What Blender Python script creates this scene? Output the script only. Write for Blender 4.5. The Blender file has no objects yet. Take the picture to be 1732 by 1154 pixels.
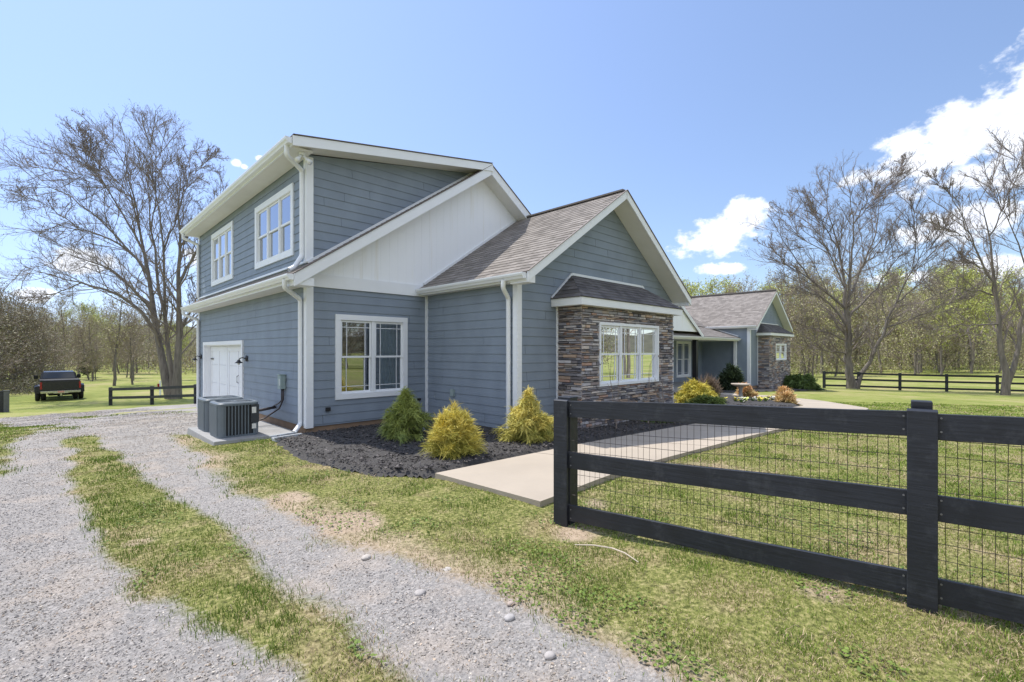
import bpy, math, random
import numpy as np
from mathutils import Vector
random.seed(7); rng = np.random.default_rng(11)
S = bpy.context.scene
# ---------------------------------------------------------------- camera, sky, sun, exposure
FPX, HY, EYE = 800.0, 593.0, 1.55            # focal length in photo pixels, horizon row, eye height
YAW = math.radians(45.5)
FW = (math.cos(YAW), math.sin(YAW)); RT = (math.sin(YAW), -math.cos(YAW))
cd = bpy.data.cameras.new('camera'); cam = bpy.data.objects.new('camera', cd); S.collection.objects.link(cam)
cam.location = (0, 0, EYE); cam.rotation_euler = (math.pi/2, 0, YAW - math.pi/2)
cd.sensor_width = 36; cd.lens = FPX/1732*36; cd.shift_y = (HY-577)/1732; cd.clip_end = 3000; cd.clip_start = .05
S.camera = cam
SUN = Vector((-.25, 1, 0)).normalized()*math.cos(math.radians(62)) + Vector((0, 0, math.sin(math.radians(62))))
sd = bpy.data.lights.new('sun', 'SUN'); sd.energy = 3.6; sd.angle = math.radians(.55); sd.color = (1, .95, .87)
so = bpy.data.objects.new('sun', sd); S.collection.objects.link(so); so.location = (0, 0, 30)
so.rotation_euler = SUN.to_track_quat('Z', 'Y').to_euler()
S.view_settings.view_transform = 'Standard'; S.view_settings.look = 'None'; S.view_settings.gamma = 1
S.view_settings.exposure = 0.5
W = bpy.data.worlds.new('World'); S.world = W; W.use_nodes = True
def world():
    nt = W.node_tree; N = nt.nodes; L = nt.links; N.clear()
    out = N.new('ShaderNodeOutputWorld'); bg = N.new('ShaderNodeBackground'); L.new(bg.outputs[0], out.inputs[0])
    sky = N.new('ShaderNodeTexSky'); sky.sky_type = 'NISHITA'; sky.sun_disc = False
    sky.sun_elevation = math.radians(62); sky.sun_rotation = math.atan2(SUN.x, SUN.y)
    sky.altitude = 200; sky.air_density = 1.0; sky.dust_density = .6; sky.ozone_density = 1.4
    tc = N.new('ShaderNodeTexCoord'); sp = N.new('ShaderNodeSeparateXYZ'); L.new(tc.outputs['Generated'], sp.inputs[0])
    def M(op, a, b=None, c=None):
        m = N.new('ShaderNodeMath'); m.operation = op
        for i, v in enumerate((a, b, c)):
            if v is None: continue
            if isinstance(v, (int, float)): m.inputs[i].default_value = v
            else: L.new(v, m.inputs[i])
        return m.outputs[0]
    az = M('ARCTAN2', sp.outputs[0], sp.outputs[1]); el = M('ARCSINE', sp.outputs[2])
    noi = N.new('ShaderNodeTexNoise'); noi.inputs['Scale'].default_value = 9; noi.inputs['Detail'].default_value = 9; noi.inputs['Roughness'].default_value = .62
    mp = N.new('ShaderNodeMapping'); mp.inputs['Scale'].default_value = (1, 1, 1.5); L.new(tc.outputs['Generated'], mp.inputs[0]); L.new(mp.outputs[0], noi.inputs['Vector'])
    def d2ae(px, py):
        t = (px-866)/FPX; v = Vector((FW[0]+t*RT[0], FW[1]+t*RT[1], (HY-py)/FPX)).normalized()
        return math.atan2(v.x, v.y), math.asin(v.z)
    # azimuth / elevation centres and radii of the cumulus banks (in radians)
    blobs = [(1215, 400, 70, 34), (1262, 372, 42, 32), (1165, 420, 40, 22), (1215, 455, 55, 12), (400, 276, 10, 7), (414, 282, 8, 5), (440, 268, 9, 5), (1480, 305, 62, 30),
             (1545, 275, 75, 55), (1620, 240, 84, 60), (1700, 215, 90, 74), (1790, 190, 140, 110), (1680, 290, 130, 34), (1640, 375, 90, 36), (1560, 400, 60, 20),
             (1700, 450, 130, 22), (1520, 470, 80, 10), (130, 440, 70, 20), (50, 500, 60, 14), (330, 440, 40, 18), (-150, 420, 120, 60)]
    acc = None
    for px, py, rx, ry in blobs:
        a0, e0 = d2ae(px, py); t = (px-866)/FPX; c2 = 1/(1+t*t)
        ra = rx/FPX*c2; re = ry/FPX*math.sqrt(c2)
        da = M('DIVIDE', M('SUBTRACT', az, a0), ra); de = M('DIVIDE', M('SUBTRACT', el, e0), re)
        b = M('SUBTRACT', 1.0, M('ADD', M('MULTIPLY', da, da), M('MULTIPLY', de, de)))
        acc = b if acc is None else M('MAXIMUM', acc, b)
    # loose clouds on the side of the sky behind the camera
    n2 = N.new('ShaderNodeTexNoise'); n2.inputs['Scale'].default_value = 3.0; n2.inputs['Detail'].default_value = 3; L.new(mp.outputs[0], n2.inputs['Vector'])
    dotf = M('ADD', M('MULTIPLY', sp.outputs[0], FW[0]), M('MULTIPLY', sp.outputs[1], FW[1]))
    back = M('ADD', M('MULTIPLY', M('SUBTRACT', n2.outputs[0], .5), 9.0), M('MULTIPLY', M('ADD', dotf, .1), -8.0))
    acc = M('MAXIMUM', acc, M('MINIMUM', back, .6))
    n3 = N.new('ShaderNodeTexNoise'); n3.inputs['Scale'].default_value = 26; n3.inputs['Detail'].default_value = 7; n3.inputs['Roughness'].default_value = .6; L.new(mp.outputs[0], n3.inputs['Vector'])
    val = M('ADD', M('ADD', M('MAXIMUM', acc, -1.6), M('MULTIPLY', M('SUBTRACT', noi.outputs[0], .5), 3.4)), M('MULTIPLY', M('SUBTRACT', n3.outputs[0], .5), 3.4))
    mr = N.new('ShaderNodeMapRange'); mr.interpolation_type = 'SMOOTHSTEP'; L.new(val, mr.inputs[0]); mr.inputs[1].default_value = -.05; mr.inputs[2].default_value = .9
    cr = N.new('ShaderNodeMapRange'); L.new(val, cr.inputs[0]); cr.inputs[1].default_value = .5; cr.inputs[2].default_value = 2.2; cr.inputs[3].default_value = 1; cr.inputs[4].default_value = 0
    cc = N.new('ShaderNodeMix'); cc.data_type = 'RGBA'; L.new(cr.outputs[0], cc.inputs[0]); cc.inputs[6].default_value = (5.0, 5.6, 7.2, 1); cc.inputs[7].default_value = (7.4, 7.6, 8.0, 1)
    # thin milky veil, thickest low on the sun's side
    veil = N.new('ShaderNodeMix'); veil.data_type = 'RGBA'; L.new(sky.outputs[0], veil.inputs[6]); veil.inputs[7].default_value = (3.7, 5.3, 9.8, 1)
    sunside = M('ADD', M('MULTIPLY', sp.outputs[0], -.71), M('MULTIPLY', sp.outputs[1], .71))
    vf = M('ADD', M('MULTIPLY', sunside, .26), .34)
    L.new(vf, veil.inputs[0])
    mx = N.new('ShaderNodeMix'); mx.data_type = 'RGBA'; L.new(mr.outputs[0], mx.inputs[0]); L.new(veil.outputs[2], mx.inputs[6]); L.new(cc.outputs[2], mx.inputs[7])
    L.new(mx.outputs[2], bg.inputs[0]); bg.inputs[1].default_value = .12
world()

# ---------------------------------------------------------------- helpers
COL = S.collection
ORG = {}
def tag(o, label=None, cat=None, group=None, kind=None):
    if label: o['label'] = label
    if cat: o['category'] = cat
    if group: o['group'] = group
    if kind: o['kind'] = kind
    return o
def empty(name, loc, label, cat, group=None, rz=0):
    o = bpy.data.objects.new(name, None); COL.objects.link(o); o.location = loc; o.rotation_euler.z = rz; o.empty_display_size = .2
    ORG[o.name] = np.array(loc, float) if rz == 0 else np.zeros(3)
    return tag(o, label, cat, group)
def npmesh(name, V, F, mat=None, parent=None, col=None, attrs=None, org=None, smooth=False, uv=None):
    """V (n,3); F = list of int arrays (m,3)/(m,4) or one array; world coordinates unless org says otherwise"""
    V = np.asarray(V, float)
    if org is None: org = ORG.get(parent.name, np.zeros(3)) if parent else np.zeros(3)
    if not isinstance(F, list): F = [F]
    F = [np.asarray(f, np.int32) for f in F if len(f)]
    me = bpy.data.meshes.new(name)
    me.vertices.add(len(V)); me.vertices.foreach_set('co', (V-org).astype(np.float32).ravel())
    tot = np.concatenate([np.full(len(f), f.shape[1], np.int32) for f in F]); idx = np.concatenate([f.ravel() for f in F])
    me.loops.add(len(idx)); me.loops.foreach_set('vertex_index', idx)
    me.polygons.add(len(tot)); st = np.zeros(len(tot), np.int32); st[1:] = np.cumsum(tot)[:-1]
    me.polygons.foreach_set('loop_start', st)
    try: me.polygons.foreach_set('loop_total', tot)
    except Exception: pass
    me.polygons.foreach_set('use_smooth', np.full(len(tot), bool(smooth)))
    me.update(calc_edges=True); me.validate()
    if col is not None:
        a = me.attributes.new('col', 'FLOAT_COLOR', 'POINT'); c = np.ones((len(V), 4), np.float32); c[:, :3] = col; a.data.foreach_set('color', c.ravel())
    for k, v in (attrs or {}).items():
        a = me.attributes.new(k, 'FLOAT', 'POINT'); a.data.foreach_set('value', np.asarray(v, np.float32))
    if uv is not None:
        a = me.attributes.new('suv', 'FLOAT_VECTOR', 'POINT'); u = np.zeros((len(V), 3), np.float32); u[:, :2] = uv; a.data.foreach_set('vector', u.ravel())
    o = bpy.data.objects.new(name, me); COL.objects.link(o)
    if mat: me.materials.append(mat)
    if parent:
        o.parent = parent; ORG[o.name] = org
    return o
class MB:
    def __init__(s): s.v = []; s.q = []; s.t = []; s.c = []; s.n = 0; s.uv = []; s.col = None; s.ch = []
    def add(s, V, Q=(), T=(), uv=None):
        V = np.asarray(V, float).reshape(-1, 3)
        for f in Q: s.q.append([i+s.n for i in f])
        for f in T: s.t.append([i+s.n for i in f])
        s.v.append(V); s.n += len(V); s.ch.append((V, [list(f) for f in Q], [list(f) for f in T]))
        s.uv.append(np.zeros((len(V), 2)) if uv is None else np.asarray(uv, float))
        s.c.append(np.tile(np.array(s.col if s.col is not None else (1, 1, 1), float), (len(V), 1)))
        return s
    def hexa(s, P):  # 8 corners: bottom ring 0-3, top ring 4-7
        return s.add(P, [(3, 2, 1, 0), (4, 5, 6, 7), (0, 1, 5, 4), (1, 2, 6, 5), (2, 3, 7, 6), (3, 0, 4, 7)])
    def box(s, x0, x1, y0, y1, z0, z1):
        return s.hexa([(x0, y0, z0), (x1, y0, z0), (x1, y1, z0), (x0, y1, z0), (x0, y0, z1), (x1, y0, z1), (x1, y1, z1), (x0, y1, z1)])
    def bar(s, p, q, w, h, up=(0, 0, 1), q_up=None):
        p = np.array(p, float); q = np.array(q, float); d = q-p; d /= np.linalg.norm(d)
        up = np.array(up, float); side = np.cross(d, up); side /= np.linalg.norm(side); u = np.cross(side, d)
        a, b = side*w/2, u*h/2
        return s.hexa([p-a-b, p+a-b, q+a-b, q-a-b, p-a+b, p+a+b, q+a+b, q-a+b])
    def tube(s, pts, r, n=8, cap=True):
        pts = np.array(pts, float); r = np.ones(len(pts))*r
        V, Q = tube_arrays(pts[None], np.array(r)[None], n)
        T = []
        if cap:
            k = len(pts); b = (k-1)*n
            T = [(0, i+1, i) for i in range(1, n-1)]+[(b, b+i, b+i+1) for i in range(1, n-1)]
        return s.add(V, Q.tolist(), T)
    def lathe(s, prof, c=(0, 0, 0), n=20, axis='z'):
        V = []
        for r, z in prof:
            for i in range(n):
                a = 2*math.pi*i/n; p = (r*math.cos(a), r*math.sin(a), z)
                if axis == 'x': p = (p[2], p[0], p[1])
                if axis == 'y': p = (p[0], p[2], p[1])
                V.append((p[0]+c[0], p[1]+c[1], p[2]+c[2]))
        Q = [(k*n+i, k*n+(i+1) % n, (k+1)*n+(i+1) % n, (k+1)*n+i) for k in range(len(prof)-1) for i in range(n)]
        return s.add(V, Q)
    def build_each(s, name, mat, parent=None):
        for V, Q, T in s.ch:
            m = MB(); m.add(V, Q, T); m.build(name, mat, parent)
    def build(s, name, mat, parent=None, smooth=False, org=None, bevel=0):
        V = np.concatenate(s.v); F = []
        if s.q: F.append(np.array(s.q))
        if s.t: F.append(np.array(s.t))
        o = npmesh(name, V, F, mat, parent, col=np.concatenate(s.c) if s.col is not None else None, org=org, smooth=smooth, uv=np.concatenate(s.uv))
        if bevel:
            b = o.modifiers.new('b', 'BEVEL'); b.width = bevel; b.segments = 2; b.limit_method = 'ANGLE'
        return o
def tube_arrays(P, R, n):
    """P (N,K,3), R (N,K) -> tapered tubes"""
    N_, K = P.shape[:2]
    T = np.gradient(P, axis=1); T /= np.linalg.norm(T, axis=2, keepdims=True)+1e-9
    ref = np.where(np.abs(T[:, :1, 2:3]) > .9, np.array([1., 0, 0]), np.array([0., 0, 1])); ref = np.broadcast_to(ref, T.shape)
    A = np.cross(T, ref); A /= np.linalg.norm(A, axis=2, keepdims=True)+1e-9; B = np.cross(T, A)
    ang = np.arange(n)*2*np.pi/n
    V = P[:, :, None]+R[:, :, None, None]*(A[:, :, None]*np.cos(ang)[:, None]+B[:, :, None]*np.sin(ang)[:, None])
    base = (np.arange(N_)[:, None, None]*K+np.arange(K-1)[None, :, None])*n; i = np.arange(n)[None, None]; j = (i+1) % n
    Q = np.stack([base+i, base+j, base+n+j, base+n+i], -1).reshape(-1, 4)
    return V.reshape(-1, 3), Q
def copy_tree(o, loc=None, rz=None, sc=None, parent=None):
    c = o.copy(); COL.objects.link(c)
    if parent: c.parent = parent
    for ch in list(o.children): copy_tree(ch, parent=c)
    if loc is not None: c.location = loc
    if rz is not None: c.rotation_euler.z = rz
    if sc is not None: c.scale = sc if not isinstance(sc, (int, float)) else (sc,)*3
    return c
def norm(a): return a/(np.linalg.norm(a, axis=-1, keepdims=True)+1e-9)
# value noise
_P = rng.random((256, 256))
def vnoise(x, y, s=1.0, o=0):
    x = np.asarray(x, float)*s+o*17.3+1000; y = np.asarray(y, float)*s+o*9.1+1000
    xi = np.floor(x).astype(int); yi = np.floor(y).astype(int); fx = x-xi; fy = y-yi
    fx = fx*fx*(3-2*fx); fy = fy*fy*(3-2*fy); a = _P[xi % 256, yi % 256]; b = _P[(xi+1) % 256, yi % 256]; c = _P[xi % 256, (yi+1) % 256]; d = _P[(xi+1) % 256, (yi+1) % 256]
    return (a*(1-fx)+b*fx)*(1-fy)+(c*(1-fx)+d*fx)*fy
def fbm(x, y, s, o=0): return (vnoise(x, y, s, o)+.5*vnoise(x, y, s*2.1, o+1)+.25*vnoise(x, y, s*4.3, o+2)+.12*vnoise(x, y, s*9, o+3))/1.87
def micro(x, y): return (fbm(x, y, 1.1, 5)-.5)*.05+np.where(np.hypot(x, y) < 14, (fbm(x, y, 9, 6)-.5)*.018, 0)
# terrain
def terr(x, y):
    x = np.asarray(x, float); y = np.asarray(y, float)
    zy = sum(np.interp(y+o, [7, 10, 14, 18, 26, 35, 45, 80, 160], [0, -.04, -.20, -.45, -1.05, -1.62, -1.78, -2.2, -1.2]) for o in (-2.5, -1.2, 0, 1.2, 2.5))/5
    zx = np.interp(x, [6, 9, 14, 25, 42, 60, 80, 160], [0, -.02, -.1, -.45, -1.2, -1.6, -1.75, -1.0])
    z = np.maximum(zy+zx, -2.4)
    z = z-.09*np.exp(-((x-3.4)**2+(y-2.7)**2)/1.1)
    z = z-.012*np.exp(-((x-1.2)**2)/.5)*(y < 30)
    return z
def at(Z, px): t = (px-866)/FPX; return np.array([Z*(FW[0]+t*RT[0]), Z*(FW[1]+t*RT[1])])
def gnd(px, py):
    z = 0
    for _ in range(30):
        Z = min((EYE-z)*FPX/max(py-HY, 5), 300); p = at(Z, px); z = z*.4+.6*float(terr(*p))
    return p
def pin(x, y, poly):
    inside = np.zeros(np.shape(x), bool); n = len(poly)
    for i in range(n):
        x0, y0 = poly[i]; x1, y1 = poly[(i+1) % n]
        c = ((y0 > y) != (y1 > y)) & (x < (x1-x0)*(y-y0)/((y1-y0) or 1e-9)+x0); inside ^= c
    return inside
def pdist(x, y, poly):
    d = np.full(np.shape(x), 1e9); n = len(poly)
    for i in range(n):
        ax, ay = poly[i]; bx, by = poly[(i+1) % n]; dx, dy = bx-ax, by-ay
        t = np.clip(((x-ax)*dx+(y-ay)*dy)/(dx*dx+dy*dy+1e-9), 0, 1); d = np.minimum(d, np.hypot(x-ax-t*dx, y-ay-t*dy))
    return d
def sdist(x, y, poly): return np.where(pin(x, y, poly), 1, -1)*pdist(x, y, poly)

# ---------------------------------------------------------------- materials
def newmat(name):
    m = bpy.data.materials.new(name); m.use_nodes = True; nt = m.node_tree
    return m, nt, nt.nodes['Principled BSDF']
def mat(name, c, rough=.6, var=.12, scale=6, bump=0, bscale=60, metal=0, attr=False, spec=.5, stretch=None, c2=None, bd=.01):
    m, nt, b = newmat(name); N = nt.nodes; L = nt.links
    b.inputs['Roughness'].default_value = rough; b.inputs['Metallic'].default_value = metal; b.inputs['Specular IOR Level'].default_value = spec
    tc = N.new('ShaderNodeTexCoord'); vec = tc.outputs['Object']
    if stretch:
        mp = N.new('ShaderNodeMapping'); mp.inputs['Scale'].default_value = stretch; L.new(vec, mp.inputs[0]); vec = mp.outputs[0]
    no = N.new('ShaderNodeTexNoise'); no.inputs['Scale'].default_value = scale; no.inputs['Detail'].default_value = 6; L.new(vec, no.inputs['Vector'])
    mx = N.new('ShaderNodeMix'); mx.data_type = 'RGBA'; L.new(no.outputs[0], mx.inputs[0])
    d = tuple(v*(1-var*2) for v in c); u = tuple(min(1, v*(1+var*2)) for v in c)
    if c2: u = c2
    mx.inputs[6].default_value = (*d, 1); mx.inputs[7].default_value = (*u, 1); res = mx.outputs[2]
    if attr:
        at_ = N.new('ShaderNodeAttribute'); at_.attribute_name = 'col'
        m2 = N.new('ShaderNodeMix'); m2.data_type = 'RGBA'; m2.blend_type = 'MULTIPLY'; m2.inputs[0].default_value = 1; L.new(at_.outputs['Color'], m2.inputs[6]); L.new(res, m2.inputs[7]); res = m2.outputs[2]
    L.new(res, b.inputs['Base Color'])
    if bump:
        nb = N.new('ShaderNodeTexNoise'); nb.inputs['Scale'].default_value = bscale; nb.inputs['Detail'].default_value = 5; L.new(vec, nb.inputs['Vector'])
        bp = N.new('ShaderNodeBump'); bp.inputs['Strength'].default_value = bump; bp.inputs['Distance'].default_value = bd; L.new(nb.outputs[0], bp.inputs['Height']); L.new(bp.outputs[0], b.inputs['Normal'])
    return m
M_side = mat('siding_paint', (.225, .272, .335), .62, .10, 2.6, .12, 40, stretch=(1, 1, .6))
M_white = mat('white_trim', (.83, .86, .90), .5, .03, 3, .05, 30)
M_gut = mat('gutter_white', (.80, .83, .87), .35, .03, 2)
M_soff = mat('soffit', (.74, .74, .72), .6, .04, 3)
M_fnd = mat('foundation', (.30, .24, .19), .9, .28, 3.5, .5, 25, c2=(.46, .30, .19))
M_conc = mat('concrete', (.42, .36, .29), .85, .10, 1.1, .25, 90)
M_padc = mat('pad_concrete', (.31, .31, .31), .9, .14, 5, .3, 60)
M_black = mat('black_fence_paint', (.018, .021, .030), .5, .25, 5, .45, 18, stretch=(1, 1, 1), spec=.5)
def worn_black():
    m = M_black; nt = m.node_tree; N = nt.nodes; L = nt.links; b = N['Principled BSDF']; src = b.inputs['Base Color'].links[0].from_socket
    tc = N.new('ShaderNodeTexCoord'); n1 = N.new('ShaderNodeTexNoise'); n1.inputs['Scale'].default_value = 7; n1.inputs['Detail'].default_value = 9; n1.inputs['Roughness'].default_value = .75; L.new(tc.outputs['Object'], n1.inputs['Vector'])
    rp = N.new('ShaderNodeValToRGB'); L.new(n1.outputs[0], rp.inputs[0]); rp.color_ramp.elements[0].position = .53; rp.color_ramp.elements[0].color = (0, 0, 0, 1); rp.color_ramp.elements[1].position = .74; rp.color_ramp.elements[1].color = (.6, .6, .6, 1)
    mx = N.new('ShaderNodeMix'); mx.data_type = 'RGBA'; L.new(rp.outputs[0], mx.inputs[0]); L.new(src, mx.inputs[6]); mx.inputs[7].default_value = (.075, .08, .092, 1); L.new(mx.outputs[2], b.inputs['Base Color'])
    mp = N.new('ShaderNodeMapping'); mp.inputs['Scale'].default_value = (14, 2.0, 40); L.new(tc.outputs['Object'], mp.inputs[0]); n2 = N.new('ShaderNodeTexNoise'); n2.inputs['Scale'].default_value = 1; n2.inputs['Detail'].default_value = 6; L.new(mp.outputs[0], n2.inputs['Vector'])
    bp = N.new('ShaderNodeBump'); bp.inputs['Strength'].default_value = .5; bp.inputs['Distance'].default_value = .006; L.new(n2.outputs[0], bp.inputs['Height']); L.new(bp.outputs[0], b.inputs['Normal'])
worn_black()
M_wire = mat('wire', (.07, .06, .06), .5, .1, 5, metal=.3)
M_nail = mat('nail_steel', (.22, .22, .23), .5, .1, 9, metal=.6)
M_blk = mat('black_metal', (.02, .02, .022), .45, .1, 5)
M_ac = mat('ac_grey', (.135, .165, .195), .5, .06, 8)
M_acd = mat('ac_dark', (.035, .04, .048), .6, .1, 8)
M_sticker = mat('sticker', (.7, .7, .68), .6, .04, 30)
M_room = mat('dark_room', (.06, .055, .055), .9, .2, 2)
M_curtain = mat('curtain', (.62, .82, .84), .9, .1, 3)
M_boxg = mat('electric_box', (.30, .38, .38), .5, .05, 6)
M_stone = mat('ledgestone', (1, 1, 1), .85, .28, 9, .6, 45, attr=True, stretch=(1, 1, 3))
M_bark = mat('bark', (.19, .165, .145), .9, .4, 3, 1.0, 5, stretch=(3, 3, .5), bd=.06)
M_twig = mat('twig', (.27, .22, .185), .9, .15, 2)
M_twigd = mat('dark_twig', (.24, .20, .18), .9, .2, 2)
M_leafa = mat('leaf', (1, 1, 1), .7, .25, 1.5, attr=True)
M_grass = mat('grass_blade', (1, 1, 1), .65, .12, 3, attr=True, spec=.3)
M_stonechip = mat('gravel_stone', (1, 1, 1), .85, .12, 60, attr=True)
M_mulchchip = mat('mulch_chip', (.036, .034, .033), .8, .3, 30, attr=True)
M_paint = mat('truck_paint', (.012, .013, .018), .22, .05, 3, spec=.6)
M_chrome = mat('chrome', (.6, .6, .6), .2, .03, 4, metal=1)
M_rub = mat('rubber', (.015, .015, .015), .8, .1, 10)
M_red = mat('tail_red', (.30, .018, .015), .3, .05, 5)
M_plate = mat('plate', (.65, .30, .22), .5, .05, 5)
M_tglass = mat('tinted_glass', (.02, .025, .035), .05, .02, 2, spec=.8)
M_grey = mat('weathered_grey', (.11, .115, .12), .8, .15, 5, .3)
def glass():
    m, nt, b = newmat('window_glass'); N = nt.nodes; L = nt.links; N.remove(b); out = N['Material Output']
    g = N.new('ShaderNodeBsdfGlossy'); g.inputs['Roughness'].default_value = .01; g.inputs['Color'].default_value = (.86, .88, .92, 1)
    t = N.new('ShaderNodeBsdfTransparent'); t.inputs['Color'].default_value = (.72, .76, .76, 1)
    f = N.new('ShaderNodeFresnel'); f.inputs['IOR'].default_value = 1.5; mm = N.new('ShaderNodeMath'); mm.operation = 'MULTIPLY_ADD'
    L.new(f.outputs[0], mm.inputs[0]); mm.inputs[1].default_value = 1.6; mm.inputs[2].default_value = .20; mm.use_clamp = True
    x = N.new('ShaderNodeMixShader'); L.new(mm.outputs[0], x.inputs[0]); L.new(t.outputs[0], x.inputs[1]); L.new(g.outputs[0], x.inputs[2]); L.new(x.outputs[0], out.inputs[0])
    return m
M_glass = glass()
def shingle_mat(name, ca, cb, cc):
    m, nt, b = newmat(name); N = nt.nodes; L = nt.links; b.inputs['Roughness'].default_value = .92; b.inputs['Specular IOR Level'].default_value = .2
    a = N.new('ShaderNodeAttribute'); a.attribute_name = 'suv'
    def brick(w, h, off):
        br = N.new('ShaderNodeTexBrick'); br.inputs['Scale'].default_value = 1; br.inputs['Brick Width'].default_value = w; br.inputs['Row Height'].default_value = h
        br.inputs['Mortar Size'].default_value = .0; br.inputs['Color1'].default_value = (0, 0, 0, 1); br.inputs['Color2'].default_value = (1, 1, 1, 1); br.offset = .37; br.offset_frequency = 2
        mp = N.new('ShaderNodeMapping'); mp.inputs['Location'].default_value = (off, 0, 0); L.new(a.outputs['Vector'], mp.inputs[0]); L.new(mp.outputs[0], br.inputs['Vector']); return br
    b1 = brick(.31, .14, 0); b2 = brick(.17, .14, 3.3)
    r1 = N.new('ShaderNodeMath'); r1.operation = 'ADD'; L.new(b1.outputs['Color'], r1.inputs[0]); L.new(b2.outputs['Color'], r1.inputs[1])
    ramp = N.new('ShaderNodeValToRGB'); h = N.new('ShaderNodeMath'); h.operation = 'MULTIPLY'; h.inputs[1].default_value = .5; L.new(r1.outputs[0], h.inputs[0]); L.new(h.outputs[0], ramp.inputs[0])
    e = ramp.color_ramp.elements; e[0].color = (*ca, 1); e[0].position = .2; e[1].color = (*cc, 1); e[1].position = .85; mid = ramp.color_ramp.elements.new(.5); mid.color = (*cb, 1)
    g = N.new('ShaderNodeTexNoise'); g.inputs['Scale'].default_value = 220; g.inputs['Detail'].default_value = 2; L.new(a.outputs['Vector'], g.inputs['Vector'])
    mx = N.new('ShaderNodeMix'); mx.data_type = 'RGBA'; mx.blend_type = 'OVERLAY'; mx.inputs[0].default_value = .45; L.new(ramp.outputs[0], mx.inputs[6]); L.new(g.outputs[0], mx.inputs[7])
    L.new(mx.outputs[2], b.inputs['Base Color'])
    bp = N.new('ShaderNodeBump'); bp.inputs['Distance'].default_value = .006; bp.inputs['Strength'].default_value = .6; L.new(h.outputs[0], bp.inputs['Height']); L.new(bp.outputs[0], b.inputs['Normal'])
    return m
M_shin = shingle_mat('roof_shingle', (.185, .168, .155), (.24, .218, .202), (.295, .27, .25))
M_shind = shingle_mat('bay_shingle', (.10, .095, .098), (.14, .132, .135), (.18, .17, .172))
def board_mat():
    m, nt, b = newmat('white_batten'); N = nt.nodes; L = nt.links; b.inputs['Roughness'].default_value = .6
    tc = N.new('ShaderNodeTexCoord'); mp = N.new('ShaderNodeMapping'); mp.inputs['Scale'].default_value = (6, 6, .35); L.new(tc.outputs['Object'], mp.inputs[0])
    n = N.new('ShaderNodeTexNoise'); n.inputs['Scale'].default_value = 1; n.inputs['Detail'].default_value = 5; L.new(mp.outputs[0], n.inputs['Vector'])
    r = N.new('ShaderNodeValToRGB'); L.new(n.outputs[0], r.inputs[0]); r.color_ramp.elements[0].position = .58; r.color_ramp.elements[0].color = (.90, .93, .97, 1); r.color_ramp.elements[1].position = .82; r.color_ramp.elements[1].color = (.76, .74, .66, 1)
    L.new(r.outputs[0], b.inputs['Base Color']); return m
M_batten = board_mat()
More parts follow.
